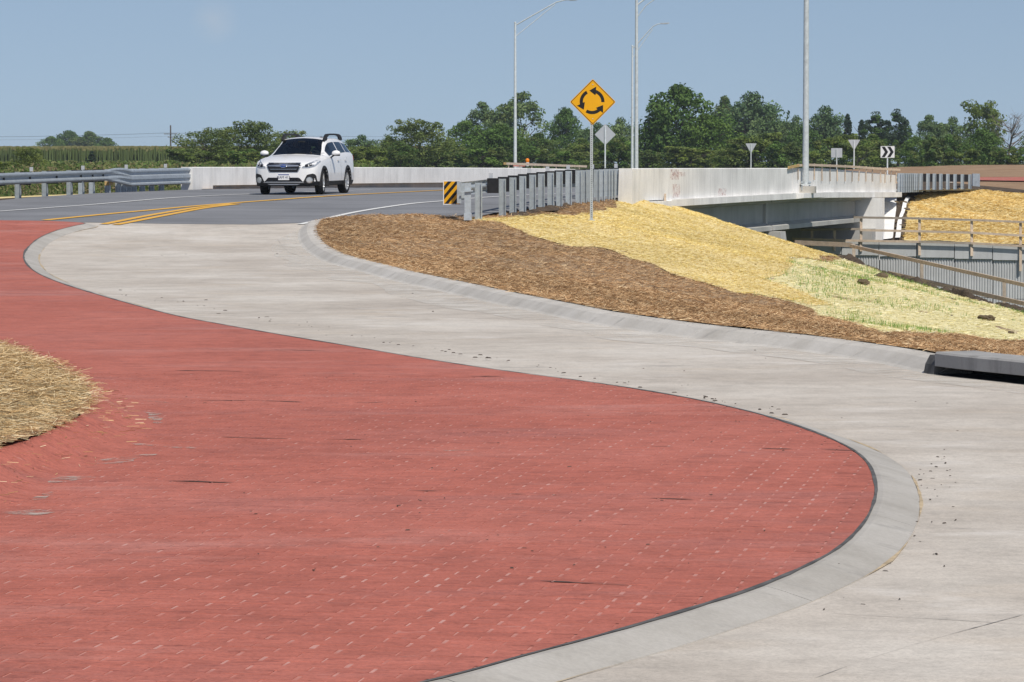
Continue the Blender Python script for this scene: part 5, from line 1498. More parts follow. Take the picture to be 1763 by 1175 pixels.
def crown_mesh(name, H, W, base, nclump, per, leaf, shape, seed, cols):
    r = np.random.default_rng(seed)
    cc = []; nn = []; ss = []; tt = []
    k = 0
    lobes = [(r.uniform(0, 1)**.8, r.uniform(0, 2*math.pi), r.uniform(.35, 1.0)) for _ in range(9)]
    while k < nclump:
        lz, la, lr = lobes[r.integers(len(lobes))]
        if shape == 'cone' or r.uniform() < .35: z = r.uniform(0, 1) ** .85; az = r.uniform(0, 2*math.pi); fr = math.sqrt(r.uniform(.12, 1))
        else: z = float(np.clip(lz + r.normal(0, .13), 0, 1.06)); az = la + r.normal(0, .55); fr = float(np.clip(lr + r.normal(0, .22), 0.05, 1.12))
        zz = min(z, 1.0)
        if shape == 'round': rad = (W/2) * math.sqrt(max(0.02, 1 - (2*zz - .92)**2 * .95))
        elif shape == 'cone': rad = (W/2) * (1 - zz) ** .8 + .12
        elif shape == 'vase': rad = (W/2) * (0.35 + .65*math.sin(min(1, zz*1.05)*math.pi*.75))
        else: rad = (W/2) * (1 - .25*zz)                                                    # shrub
        rr = rad * fr * r.uniform(.85, 1.08)
        c = np.array([rr*math.cos(az), rr*math.sin(az), base + (H - base) * z * r.uniform(.94, 1.04)])
        cr = (.10 + .07*r.uniform()) * min(W, H) * (1.1 if shape != 'cone' else .7) * (1.15 - .45*z)
        nl = int(per * r.uniform(.6, 1.3))
        d = r.normal(0, 1, (nl, 3)); d /= np.linalg.norm(d, axis=1)[:, None]
        rr_ = cr * r.uniform(.35, 1.0, nl) ** .5
        p = c + d * rr_[:, None] * np.array([1.15, 1.15, .72])
        p[:, 2] = np.maximum(p[:, 2], .1)
        cc.append(p); nn.append(d * .7 + np.array([0, 0, .55])); ss.append(leaf * r.uniform(.65, 1.35, nl))
        base_c = np.array(cols[r.integers(len(cols))]) * r.uniform(.78, 1.15)
        tt.append(base_c[None] * r.uniform(.82, 1.16, (nl, 1)))
        k += 1
    o = leaf_cloud(np.concatenate(cc), np.concatenate(nn), np.concatenate(ss), np.concatenate(tt), name, M['leaf'], seed=seed)
    me = o.data; bpy.data.objects.remove(o); return me

def trunk_mesh(H, base, W, seed, bare=False):
    r = random.Random(seed); mb = MB()
    top = H*.72
    pts = [Vector((0, 0, -.6))]; x = y = 0
    for k in range(1, 7):
        x += r.uniform(-.06, .06)*W*.4; y += r.uniform(-.06, .06)*W*.4; pts.append(Vector((x, y, top*k/6)))
    r0 = .022*H + .05
    mb.tube(pts, [r0*1.25] + [r0*(1 - .14*k) for k in range(1, 7)], 7)
    for k in range(12 if not bare else 26):
        i = r.randint(1, 5); p = pts[i].lerp(pts[i+1], r.random()) if i < 6 else pts[i]
        az = r.uniform(0, 6.28); L = W*.5*r.uniform(.5, .95)
        e = p + Vector((math.cos(az)*L, math.sin(az)*L, L*r.uniform(.45, 1.1)))
        e.z = min(e.z, H*.96)
        m_ = (p + e)/2 + Vector((0, 0, -.06*L))
        mb.tube([p, m_, e], [r0*.38, r0*.24, r0*.07], 5)
        if bare:
            for _ in range(6):
                q = m_.lerp(e, r.uniform(0, 1)); a2 = r.uniform(0, 6.28); l2 = L*r.uniform(.25, .5)
                e2 = q + Vector((math.cos(a2)*l2, math.sin(a2)*l2, l2*r.uniform(.2, 1.0))); mb.tube([q, e2], [r0*.10, r0*.035], 4)
    me = bpy.data.meshes.new('trunk'); me.from_pydata(mb.v, [], mb.f); me.update(); me.materials.append(M['bark']); return me

GA = [(0.088, 0.165, 0.038), (0.124, 0.213, 0.048), (0.161, 0.262, 0.060)]         # deep green
GB = [(0.158, 0.211, 0.064), (0.198, 0.245, 0.071), (0.132, 0.182, 0.055)]         # olive
GC = [(0.107, 0.181, 0.074), (0.154, 0.237, 0.094), (0.200, 0.284, 0.119)]         # grey green, silvery
GD = [(0.032, 0.063, 0.037), (0.046, 0.085, 0.049), (0.061, 0.102, 0.056)]         # conifer
GE = [(0.160, 0.222, 0.048), (0.198, 0.256, 0.061), (0.132, 0.188, 0.042)]         # light green
KIND = {}
def kind(key, H, W, base, ncl, per, leaf, shape, cols, seed):
    KIND[key] = (crown_mesh('crown', H, W, base, ncl, per, leaf, shape, seed, cols), trunk_mesh(H, base, W, seed), H, W)
kind('oakA', 10, 11, 1.2, 150, 62, .30, 'round', GA, 1)
kind('oakB', 10, 9, 1.4, 130, 62, .30, 'round', GC, 2)
kind('oakC', 10, 10, 1.0, 140, 62, .28, 'round', GA + GB, 3)
kind('oliveA', 10, 12, 1.5, 120, 60, .28, 'vase', GB, 4)
kind('greyA', 10, 9, 1.5, 125, 62, .28, 'round', GC + GB[:1], 5)
kind('lightA', 10, 8, 3.2, 75, 48, .30, 'vase', GE, 6)
kind('spruce', 10, 4.6, .4, 130, 46, .22, 'cone', GD, 7)
kind('pine', 10, 6.0, 1.8, 95, 62, .26, 'round', GD + GA[:1], 8)
kind('shrubA', 4, 6, .0, 70, 70, .20, 'shrub', GA + GB, 9)
kind('shrubB', 4, 6, .0, 70, 70, .20, 'shrub', GB + GE[:2], 10)
kind('cedar', 4, 2.6, .0, 80, 46, .14, 'cone', GD, 11)

def tree(k, px, top_y, wpx, d, label, base_y=292, group='trees beyond the bridge', name='tree', zbase=None):
    cme_, tme, H, W = KIND[k]
    s = F/d; c = P(px, base_y, d)
    z0 = float(ground_h(np.array(c.x), np.array(d))) if zbase is None else zbase
    hgt = P(px, top_y, d).z - z0
    t = empty(name, (c.x, d, z0 - .05), random.uniform(0, 6.28)); tag(t, label, 'tree' if 'shrub' not in name else 'shrub', group)
    kx = (wpx/s)/W; kz = hgt/H
    for nm, me in (('trunk', tme), ('crown', cme_)):
        o = bpy.data.objects.new(nm, me); C.objects.link(o); o.parent = t; o.scale = (kx, kx, kz)
    return t
TB = 'trees beyond the bridge'
# far clump on the hill
tree('oakA', 88, 240, 62, 900, 'rounded tree at the left end of the clump on the cornfield hill', group='clump on the hill')
tree('oakA', 120, 231, 70, 910, 'tallest tree in the middle of the clump on the cornfield hill', group='clump on the hill')
tree('oakC', 156, 233, 72, 905, 'tree right of the tallest one in the clump on the cornfield hill', group='clump on the hill')
tree('oakA', 186, 242, 50, 900, 'low tree at the right end of the clump on the cornfield hill', group='clump on the hill')
tree('oakC', 31, 262, 14, 1100, 'tiny lone tree on the cornfield skyline')
tree('cedar', 158, 262, 27, 330, 'small dark cone shaped cedar in front of the cornfield', base_y=288, name='cedar_tree', zbase=ZC - .5)
tree('oliveA', 50, 258, 62, 210, 'loose olive bush beside the cornfield behind the left guardrail', zbase=ZC - 1.0, name='shrub')
tree('shrubB', 8, 283, 70, 200, 'low weedy shrub at the left behind the guardrail', zbase=ZC - 1.0, name='shrub')
# behind the car
tree('oliveA', 352, 229, 110, 300, 'spreading feathery olive tree right of the power pole')
tree('oliveA', 424, 217, 125, 310, 'spreading feathery olive tree just left of the car')
tree('shrubB', 330, 262, 90, 280, 'low olive shrub under the feathery trees by the power pole', name='shrub', zbase=ZC - .8)
tree('shrubA', 420, 262, 110, 285, 'low green shrub below the feathery tree left of the car', name='shrub', zbase=ZC - .8)
tree('oliveA', 492, 231, 80, 330, 'olive tree half hidden behind the car roof')
tree('oakB', 560, 246, 70, 400, 'grey green tree behind the car roof rails')
tree('oakB', 622, 234, 62, 400, 'rounded grey green tree right of the car')
tree('oakC', 668, 240, 50, 410, 'small tree between the car and the olive tree')
tree('shrubB', 630, 258, 90, 300, 'pale olive shrub right of the car', name='shrub', zbase=ZC - .8)
tree('oliveA', 722, 214, 118, 340, 'wide olive brown tree above the far parapet')
tree('oakC', 690, 248, 70, 330, 'low olive tree left of the wide olive brown tree')
tree('oakA', 800, 216, 90, 400, 'dark green tree left of the slender lamp post')
tree('greyA', 832, 187, 75, 480, 'hazy tree left of the tall grey tree')
tree('greyA', 898, 172, 105, 470, 'tall hazy grey green tree behind the slender lamp post')
tree('oakA', 860, 222, 110, 360, 'dark bushy tree at the foot of the slender lamp post')
tree('oakC', 925, 236, 80, 380, 'mid green tree right of the slender lamp post')
tree('oakA', 975, 196, 74, 430, 'dark tree left of the roundabout sign')
tree('oakB', 1025, 214, 70, 420, 'grey green tree behind the roundabout sign')
tree('oakC', 1000, 244, 74, 370, 'low dark tree below the roundabout sign')
tree('oakB', 1070, 205, 60, 430, 'grey green tree just left of the twin lamp posts')
tree('shrubA', 1062, 245, 80, 340, 'dark shrub left of the twin lamp posts', name='shrub', zbase=ZC - .6)
# big one right of the twin lamp posts
tree('oakA', 1170, 161, 150, 370, 'largest dark green tree, right of the twin lamp posts')
tree('oakA', 1215, 205, 110, 366, 'lower dark lobe tree leaning right of the largest tree')
tree('oakA', 1128, 212, 80, 372, 'dark tree filling the gap by the twin lamp posts')
tree('oakB', 1290, 163, 118, 480, 'silvery broad tree right of the largest tree')
tree('oakB', 1325, 196, 80, 470, 'smaller silvery tree touching the broad silvery tree')
tree('oakC', 1245, 180, 70, 500, 'tree peeping between the largest and the silvery tree')
tree('shrubB', 1300, 238, 110, 330, 'olive shrub behind the lone yield sign', name='shrub', zbase=ZC - .6)
tree('oakC', 1258, 252, 70, 330, 'low olive tree left of the lone yield sign')
tree('oakB', 1368, 202, 52, 470, 'grey green tree left of the thick lamp post')
tree('oakB', 1418, 186, 80, 470, 'rounded bright grey green tree right of the thick lamp post')
tree('oakA', 1385, 225, 80, 430, 'dark tree behind the thick lamp post')
tree('shrubA', 1350, 250, 80, 320, 'dark shrub left of the thick lamp post', name='shrub', zbase=ZC - .6)
tree('spruce', 1459, 197, 34, 440, 'slim blue green spruce above the square sign', name='spruce_tree')
tree('spruce', 1483, 207, 34, 450, 'second slim spruce above the yield sign', name='spruce_tree')
tree('shrubB', 1440, 240, 90, 320, 'olive shrub behind the square sign', name='shrub', zbase=ZC - .6)
tree('pine', 1508, 200, 62, 420, 'dark ragged pine left of the chevron sign', name='pine_tree')
tree('pine', 1545, 196, 56, 425, 'dark ragged pine above the chevron sign', name='pine_tree')
tree('oakC', 1500, 238, 80, 350, 'olive tree between the yield and chevron signs')
tree('shrubB', 1475, 252, 70, 310, 'low yellow green shrub between the yield and chevron signs', name='shrub', zbase=ZC - .6)
tree('greyA', 1600, 207, 64, 450, 'hazy grey green tree right of the chevron sign')
tree('oakB', 1640, 204, 64, 455, 'grey green tree left of the tall light green tree')
tree('oakA', 1575, 240, 60, 380, 'dark tree right behind the chevron sign')
tree('lightA', 1690, 182, 78, 400, 'tall airy light green tree beside the dead tree')
tree('shrubA', 1620, 240, 80, 330, 'round green shrub at the edge of the bare earth', name='shrub', zbase=ZC - .6)
tree('oakA', 1690, 228, 80, 340, 'dense green tree in front of the airy tree')
tree('shrubB', 1655, 262, 70, 310, 'low yellow green shrub at the edge of the bare earth', name='shrub', zbase=ZC - .6)
tree('shrubA', 1735, 258, 70, 312, 'low dark shrub below the dead tree', name='shrub', zbase=ZC - .6)
tree('oakC', 1790, 225, 80, 360, 'green tree at the foot of the dead tree')
HL = ['just right of the car', 'below the dark tree left of the slender lamp post', 'left of the slender lamp post foot', 'right of the slender lamp post foot', 'left of the roundabout sign post', 'right of the twin lamp posts', 'under the largest tree', 'left of the lone yield sign', 'right of the thick lamp post', 'under the chevron sign', 'right of the chevron sign', 'under the airy light green tree', 'under the dead tree', 'behind the car tailgate', 'left of the car bonnet', 'right of the roundabout sign post', 'under the wide olive brown tree']
for k_, (px, ty, w) in enumerate([(590, 262, 90), (760, 262, 100), (830, 258, 100), (905, 262, 90), (960, 262, 80), (1110, 262, 80), (1190, 258, 110), (1250, 265, 70), (1395, 262, 70), (1525, 262, 60), (1590, 264, 60), (1700, 265, 80), (1765, 268, 70), (540, 264, 90), (475, 262, 80), (1030, 264, 70), (690, 264, 80)]):
    tree('shrubA' if k_ % 3 else 'shrubB', px, ty, w, 345 + 6*(k_ % 4), 'low scrub bush ' + HL[k_], name='shrub', zbase=ZC - .6, group='hedge line scrub')
# dead tree
c = P(1735, 290, 385); z0 = float(ground_h(np.array(c.x), np.array(385.)))
t = tag(empty('dead_tree', (c.x, 385, z0)), 'leafless grey dead tree with a tangle of bare branches', 'tree')
me = trunk_mesh(6.0, 1, 7.0, 33, True); me.materials[0] = simple('dead_bark', (0.19, 0.165, 0.15), .9, var=.2)
inst('trunk', me, t, (0, 0, 0))

# ---- cornfield and weeds
n = 60000
Y = 445 + 420*RNG.uniform(0, 1, n)**1.7; X = -Y*.205 + Y*.205*RNG.uniform(0, 1, n)*1.0
X = np.round(X/.5)*.5 + RNG.normal(0, .06, n)
z = ground_h(X, Y); h = RNG.uniform(2.0, 2.5, n); az = RNG.uniform(0, 3.14, n); w = RNG.uniform(.16, .30, n)
z0c = z
v = np.empty((2*n, 4, 3)); col = np.empty((2*n, 3))
for k in range(2):
    a = az + k*1.57; dx = np.cos(a)*w; dy = np.sin(a)*w
    v[k*n:(k+1)*n, 0] = np.stack([X - dx*.5, Y - dy*.5, z0c], 1); v[k*n:(k+1)*n, 1] = np.stack([X + dx*.5, Y + dy*.5, z0c], 1)
    v[k*n:(k+1)*n, 2] = np.stack([X + dx, Y + dy, z0c + h*.8], 1); v[k*n:(k+1)*n, 3] = np.stack([X - dx*.4, Y - dy*.4, z0c + h], 1)
    col[k*n:(k+1)*n] = np.array([(0.13, 0.175, 0.06)]) * RNG.uniform(.7, 1.25, (n, 1))
nt = n
vt = np.empty((nt, 4, 3)); a = RNG.uniform(-.5, .5, nt)
vt[:, 0] = np.stack([X - .09, Y, z0c + h*.92], 1); vt[:, 1] = np.stack([X + .09, Y, z0c + h*.92], 1)
vt[:, 2] = np.stack([X + .16 + a*.2, Y, z0c + h*1.04], 1); vt[:, 3] = np.stack([X - .14 + a*.2, Y, z0c + h*1.04], 1)
ct = np.array([(0.25, 0.235, 0.10)]) * RNG.uniform(.75, 1.2, (nt, 1))
o = quads('corn', np.concatenate([v, vt]), np.concatenate([col, ct]), M['grassblade']); tag(o, 'field of tall tasselled corn on the rise behind the left guardrail', 'corn', kind='stuff')

def weeds(name, X, Y, z, hmin, hmax, cols, label, leaf=.07, per=14):
    n = len(X); h = RNG.uniform(hmin, hmax, n)
    k = np.repeat(np.arange(n), per); m_ = len(k)
    u = RNG.uniform(0.05, 1, m_)
    c = np.stack([X[k] + RNG.normal(0, .10, m_), Y[k] + RNG.normal(0, .10, m_), z[k] + h[k]*u], 1)
    nr = np.tile(np.array([[0, -.4, .6]]), (m_, 1))
    tint_ = np.array(cols)[RNG.choice(len(cols), n)][k] * RNG.uniform(.75, 1.2, (m_, 1))
    o = leaf_cloud(c, nr, leaf*RNG.uniform(.6, 1.4, m_), tint_, name, M['leaf'], seed=5); return tag(o, label, 'weeds', kind='stuff')
n = 2600; Y = RNG.uniform(100, 185, n); X = -Y*.165 + RNG.uniform(0, 1, n)*Y*.105
k = X < LRX(Y) - 2.9; X, Y = X[k], Y[k]
weeds('weeds', X, Y, ground_h(X, Y), .3, .95, [(0.09, 0.145, 0.035), (0.13, 0.175, 0.05), (0.20, 0.20, 0.075), (0.27, 0.21, 0.12)], 'tall mixed weeds growing behind the left guardrail')
n = 5000; Y = RNG.uniform(190, 440, n); X = -Y*.19 + RNG.uniform(0, 1, n)*Y*.15
weeds('bean_crop', X, Y, ground_h(X, Y), .3, .8, [(0.12, 0.185, 0.05), (0.15, 0.205, 0.06), (0.19, 0.20, 0.08)], 'low green crop between the weeds and the corn', .22, 9)

# ---- power pole with crossarms and wires
c = P(294, 284, 620); z0 = float(ground_h(np.array(c.x), np.array(620.)))
t = tag(empty('power_pole', (c.x, 620, z0)), 'wooden power pole with two crossarms in front of the cornfield', 'power pole')
H_ = P(294, 216, 620).z - z0
mb = MB(); mb.tube([(0, 0, -.5), (0, 0, H_)], [.17, .12], 8); mb.build('pole', M['pole_wood'], t)
zs_ = [P(294, 231, 620).z - z0, P(294, 236.5, 620).z - z0]
for z, w in zip(zs_, (2.3, 1.0)):
    mb = MB(); mb.box((0, -.16, z), (w, .10, .12)); mb.build('crossarm', M['pole_wood'], t)
    for sx in (-.9, 0.9):
        mb = MB(); mb.lathe([(.05, 0), (.06, .08), (.03, .16), (0, .18)], 8); o = mb.build('insulator', M['alu'], t); o.location = (sx*w/2, -.16, z + .06)
for k_, (dz, off) in enumerate(((zs_[0] + .2, -1.0), (zs_[0] + .2, 1.0), (zs_[1] + .2, .45))):
    for sgn in (-1, 1):
        pts = [Vector((off, -.16, dz)) + Vector((sgn*75*u, -8*u*sgn, -1.4*4*u*(1-u)*.5)) for u in np.linspace(0, 1, 10)]
        mb = MB(); mb.tube(pts, .012, 5); mb.build('wire', M['plastic'], t)
for sgn in (-1, 1):
    pc = Vector((c.x + sgn*75, 620 - sgn*8, 0)); zz = float(ground_h(np.array(pc.x), np.array(pc.y)))
    if sgn < 0:
        t2 = tag(empty('power_pole', (pc.x, pc.y, zz)), 'neighbouring wooden power pole standing further along the wires', 'power pole')
        mb = MB(); mb.tube([(0, 0, -.5), (0, 0, H_)], [.17, .12], 8); mb.build('pole', M['wood_old'], t2)
        mb = MB(); mb.box((0, -.16, zs_[0]), (2.3, .10, .12)); mb.build('crossarm', M['wood_old'], t2)

# ---- summer haze: one box of thin even air round the whole place
hz = MB(); hz.box((0, 1300, 6.0), (3600, 3200, 34.0))
hm_ = bpy.data.materials.new('haze'); hm_.use_nodes = True
hn = hm_.node_tree.nodes; hn.remove(hn['Principled BSDF'])
pv = hn.new('ShaderNodeVolumePrincipled'); pv.inputs['Color'].default_value = (0.78, 0.87, 1.0, 1); pv.inputs['Density'].default_value = 0.00014
pv.inputs['Anisotropy'].default_value = 0.0
hm_.node_tree.links.new(pv.outputs[0], hn['Material Output'].inputs['Volume'])
o = hz.build('haze', hm_); tag(o, 'thin pale summer haze over the whole place', kind='stuff')
# ================================================================ CAR (local x forward, y left, z up)
car = empty('car'); tag(car, 'white station wagon with black roof rails and lower cladding driving off the bridge', 'car')
cm = dict(
    paint=NT('white_car_paint').color((0.80, 0.80, 0.80)).set(0.35, 0, 0.5, 0.6).m,
    black=simple('black_trim', (0.018, 0.018, 0.019), .55, var=.2, scale=9), gloss=NT('gloss_black').color((0.008, 0.008, 0.01)).set(.25, 0, .5).m,
    chrome=NT('chrome').color((0.62, 0.63, 0.65)).set(.25, .9, .5).m, rim=NT('silver_rim').color((0.60, 0.61, 0.62)).set(.35, .6, .5).m,
    tyre=simple('tyre_rubber', (0.014, 0.014, 0.014), .85, var=.2), lens=NT('lamp_lens').color((0.30, 0.32, 0.34)).set(.12, .3, .5, .6).m,
    lampin=NT('lamp_reflector').color((0.62, 0.64, 0.66)).set(.2, .5, .5).m, blue=NT('emblem_blue').color((0.01, 0.04, 0.25)).set(.25, 0, .5, .5).m,
    redl=NT('tail_lens').color((0.35, 0.01, 0.01)).set(.2, 0, .5, .5).m, seat=simple('dark_seat', (0.035, 0.035, 0.038), .9), skin=simple('skin', (0.42, 0.24, 0.16), .6, var=.05),
    shirt=simple('dark_shirt', (0.05, 0.06, 0.08), .9), hair=simple('dark_hair', (0.03, 0.02, 0.015), .7), underbody=simple('underbody', (0.012, 0.012, 0.012), .95))
gt = NT('tinted_glass')
gl1 = gt.n.new('ShaderNodeBsdfGlossy'); gl1.inputs['Roughness'].default_value = .03; gl1.inputs[0].default_value = (.9, .95, 1, 1)
tr = gt.n.new('ShaderNodeBsdfTransparent'); tr.inputs[0].default_value = (.58, .65, .63, 1)
fr_ = gt.n.new('ShaderNodeFresnel'); fr_.inputs[0].default_value = 1.52
mx = gt.n.new('ShaderNodeMixShader'); gt.l.new(fr_.outputs[0], mx.inputs[0]); gt.l.new(tr.outputs[0], mx.inputs[1]); gt.l.new(gl1.outputs[0], mx.inputs[2])
gt.l.new(mx.outputs[0], gt.n['Material Output'].inputs[0]); cm['glass'] = gt.m
XF, XR = 1.46, -1.285
fw_ = pchip([-2.42, -2.38, -2.28, -2.0, -1.3, 0, 1.0, 1.6, 2.0, 2.2, 2.32, 2.39, 2.43], [.66, .76, .84, .895, .915, .92, .92, .915, .895, .855, .78, .66, .50])
ft = pchip([-2.42, -2.38, -2.30, -2.18, -2.05, -1.9, -1.6, -1.0, -.4, .0, .18, .35, .62, .86, 1.02, 1.10, 1.5, 1.9, 2.15, 2.30, 2.39, 2.43],
           [.98, 1.04, 1.14, 1.30, 1.44, 1.50, 1.555, 1.60, 1.605, 1.59, 1.565, 1.50, 1.355, 1.22, 1.135, 1.11, 1.065, 1.00, .945, .90, .86, .82])
fb = pchip([-2.42, -2.3, -1.5, 0, .8, 1.05, 1.5, 1.9, 2.15, 2.30, 2.39, 2.43], [.94, 1.10, 1.115, 1.06, 1.035, 1.03, .985, .93, .88, .84, .81, .78])
fy = pchip([-2.42, -2.30, -2.1, -1.6, -.5, .1, .35, .7, 1.0, 1.1, 1.6, 2.1, 2.3, 2.43], [.55, .60, .60, .60, .605, .595, .60, .665, .715, .735, .72, .66, .58, .35])
fd = pchip([-2.42, -2.0, -.5, .1, .4, .8, 1.05, 1.3, 2.0, 2.43], [.05, .05, .055, .06, .07, .07, .05, .045, .04, .03])
def section(x):
    w = float(fw_(x)); zt = float(ft(x)); zb_ = float(fb(x)); yr = float(fy(x)); dr = float(fd(x))
    zb0 = .235 if x < 2.2 else .235 + .03*(x - 2.2)/.2
    ze = zt - dr
    zb_ = min(zb_, ze - .012)
    y7 = yr + .035; z7 = ze - .035 if ze - zb_ > .12 else (ze*.6 + zb_*.4)
    rows = [(0, zb0), (w*.75, zb0), (w*.955, zb0 + .03), (w*.99, .37), (w*1.0, .55), (w*.995, .72), (w*.975, max(.76, zb_ - .09)), (w*.945, zb_), (y7, z7), (yr, ze), (yr*.55, zt - dr*.30), (0, zt)]
    return rows
vs_idx = [0, 1, 2, 3, 3.5, 4, 4.5, 5, 5.5, 6, 6.5, 7, 7.12, 7.35, 7.6, 7.86, 8, 8.5, 9, 9.12, 9.5, 10, 10.5, 11]
xs_ = sorted(set([round(float(q), 4) for q in np.concatenate([np.linspace(-2.42, 2.43, 110), [-2.3, -2.02, -1.93, -1.34, -1.28, -.52, -.44, .18, .66, .98, 1.06, 2.2, 2.3, 2.36, 2.40, 2.42]])]))
def rowpt(rows, v):
    i = int(min(math.floor(v), 10)); t = v - i
    a = np.array(rows[max(i-1, 0)]); b = np.array(rows[i]); c = np.array(rows[i+1]); d = np.array(rows[min(i+2, 11)])
    if i in (0, 2, 7, 8): return b + (c-b)*t
    return .5*((2*b) + (c-a)*t + (2*a-5*b+4*c-d)*t*t + (3*b-a-3*c+d)*t**3) if 3 <= i <= 5 or i >= 9 else b + (c-b)*t
nv_ = len(vs_idx)
grid = np.array([[rowpt(section(x), v) for v in vs_idx] for x in xs_])
def car_part(name, test, m, off=0.0, smooth=True, parent=car):
    v = []; f = []; ids = {}
    def vid(i, j, s):
        k = (i, j, s if vs_idx[j] not in (0, 11) else 1)
        if k not in ids:
            y, z = grid[i][j]; ids[k] = len(v); v.append((xs_[i], y*s, z))
        return ids[k]
    for i in range(len(xs_)-1):
        for j in range(nv_-1):
            xm = (xs_[i]+xs_[i+1])/2; vm = (vs_idx[j]+vs_idx[j+1])/2; zm = (grid[i][j][1]+grid[i+1][j+1][1])/2; ym = (grid[i][j][0]+grid[i+1][j+1][0])/2
            for s in (1, -1):
                if test(xm, vm, ym, zm):
                    q = [vid(i, j, s), vid(i+1, j, s), vid(i+1, j+1, s), vid(i, j+1, s)]
                    q = list(dict.fromkeys(q))
                    if len(q) >= 3: f.append(tuple(q) if s < 0 else tuple(q[::-1]))
    # close the nose and tail
    o = mesh_py(name, v, f, m, parent, smooth)
    bm = bmesh.new(); bm.from_mesh(o.data); bmesh.ops.recalc_face_normals(bm, faces=bm.faces)
    if off:
        bm.normal_update()
        for q in bm.verts: q.co += q.normal*off
    bm.to_mesh(o.data); bm.free()
    return o
def in_arch(x, v, y, z): return v < 7 and y > .45 and (math.hypot(x - XF, z - .345) < .385 or math.hypot(x - XR, z - .345) < .385)
def is_wind(x, v, y, z): return v > 9.12 and .18 < x < 1.06
def is_rear(x, v, y, z): return v > 9.12 and -2.30 < x < -2.02
def side_w(x, v): return 7.12 < v < 7.86
def is_s1(x, v, y, z): return side_w(x, v) and -.44 < x < .66
def is_s2(x, v, y, z): return side_w(x, v) and -1.28 < x < -.52
def is_s3(x, v, y, z): return side_w(x, v) and -1.93 < x < -1.34
def is_glass(*a): return is_wind(*a) or is_rear(*a) or is_s1(*a) or is_s2(*a) or is_s3(*a)
def is_clad(x, v, y, z): return v < 3.0 or (v < 3.5 and z < .40)
body = car_part('body', lambda *a: not in_arch(*a) and not is_glass(*a) and not is_clad(*a), cm['paint'])
clad = car_part('lower_cladding', lambda *a: not in_arch(*a) and is_clad(*a), cm['black'])
car_part('windscreen', is_wind, cm['glass']); car_part('rear_window', is_rear, cm['glass'])
for nm, fn in (('front_door_window', is_s1), ('rear_door_window', is_s2), ('quarter_window', is_s3)):
    for s in (1, -1):
        o = car_part(nm, fn, cm['glass'])
        bm = bmesh.new(); bm.from_mesh(o.data); bmesh.ops.delete(bm, geom=[q for q in bm.verts if q.co.y*s < 0], context='VERTS'); bm.to_mesh(o.data); bm.free()
# nose cap: fascia filling the open front (smooth bulge), tail cap likewise
def cap(name, i, dirx, bul):
    v = []; f = []; K = 8
    for a in range(K+1):
        t = a/K
        for j in range(nv_):
            y, z = grid[i][j]
            v.append((xs_[i] + dirx*bul*(1-(1-t)**2)*(1 - .5*abs(2*(z-.25)/(grid[i][-1][1]-.25)-1)**3*.6), y*(1-t), z))
    n0 = len(v)
    v += [(p[0], -p[1], p[2]) for p in v]
    for a in range(K):
        for j in range(nv_-1):
            q = (a*nv_+j, a*nv_+j+1, (a+1)*nv_+j+1, (a+1)*nv_+j); f.append(q); f.append(tuple(n0+k for k in q[::-1]))
    o = mesh_py(name, v, f, cm['paint'], car, True)
    bm = bmesh.new(); bm.from_mesh(o.data); bmesh.ops.remove_doubles(bm, verts=bm.verts, dist=.0005); bmesh.ops.recalc_face_normals(bm, faces=bm.faces); bm.to_mesh(o.data); bm.free(); return o
front = cap('front_fascia', len(xs_)-1, 1, .035); cap('tailgate', 0, -1, .03)
# ray target for trim pieces
bmt = bmesh.new()
for o in (body, clad, front): bmt.from_mesh(o.data)
BV = BVHTree.FromBMesh(bmt)
def proj_trim(name, poly, m, axis='x', out=.006, depth=.03, sp=.05, parent=car, sign_=1):
    """outline in (y,z) [axis x] or (x,z) [axis y], laid on the bodywork and given thickness"""
    pl = [tuple(q) for q in resample(list(poly) + [poly[0]], sp)[:-1]]
    pts = list(pl); xs0 = [p[0] for p in pl]; ys0 = [p[1] for p in pl]
    gxx, gyy = np.meshgrid(np.arange(min(xs0), max(xs0), sp), np.arange(min(ys0), max(ys0), sp))
    k = inpoly(gxx.ravel(), gyy.ravel(), pl); pts += [(a, b) for a, b, c in zip(gxx.ravel(), gyy.ravel(), k) if c]
    n = len(pl); r = delaunay_2d_cdt([Vector(p) for p in pts], [(i, (i+1) % n) for i in range(n)], [], 1, 1e-6)
    v = []; 
    for q in r[0]:
        if axis == 'x':
            h = BV.ray_cast(Vector((4, q.x, q.y)), Vector((-1, 0, 0))); x = h[0].x if h[0] else 2.2
            v.append(Vector((x + out, q.x, q.y)))
        else:
            h = BV.ray_cast(Vector((q.x, 3*sign_, q.y)), Vector((0, -sign_, 0))); y = h[0].y if h[0] else .9*sign_
            v.append(Vector((q.x, y + out*sign_, q.y)))
    dv = Vector((-depth, 0, 0)) if axis == 'x' else Vector((0, -depth*sign_, 0))
    f = [tuple(t_) for t_ in r[2]]; m0 = len(v)
    v2 = v + [q + dv for q in v]
    ec_ = {}
    for t_ in f:
        for a, b in zip(t_, t_[1:] + t_[:1]): ec_[(min(a, b), max(a, b))] = ec_.get((min(a, b), max(a, b)), 0) + 1
    f2 = f + [(a, b, b+m0, a+m0) for (a, b), c in ec_.items() if c == 1]
    o = mesh_py(name, v2, f2, m, parent)
    bm = bmesh.new(); bm.from_mesh(o.data); bmesh.ops.recalc_face_normals(bm, faces=bm.faces)
    o.data.update(); bm.to_mesh(o.data); bm.free(); return o
mir = lambda pl: [(-y, z) for y, z in pl]
gro = [(-.44, .875), (.44, .875), (.475, .80), (.39, .625), (-.39, .625), (-.475, .80)]
grl = proj_trim('grille', [(y*1.06, .752 + (z-.752)*1.12) for y, z in gro], cm['chrome'], out=.004)
proj_trim('grille_mesh', gro, cm['gloss'], out=.012, parent=grl)
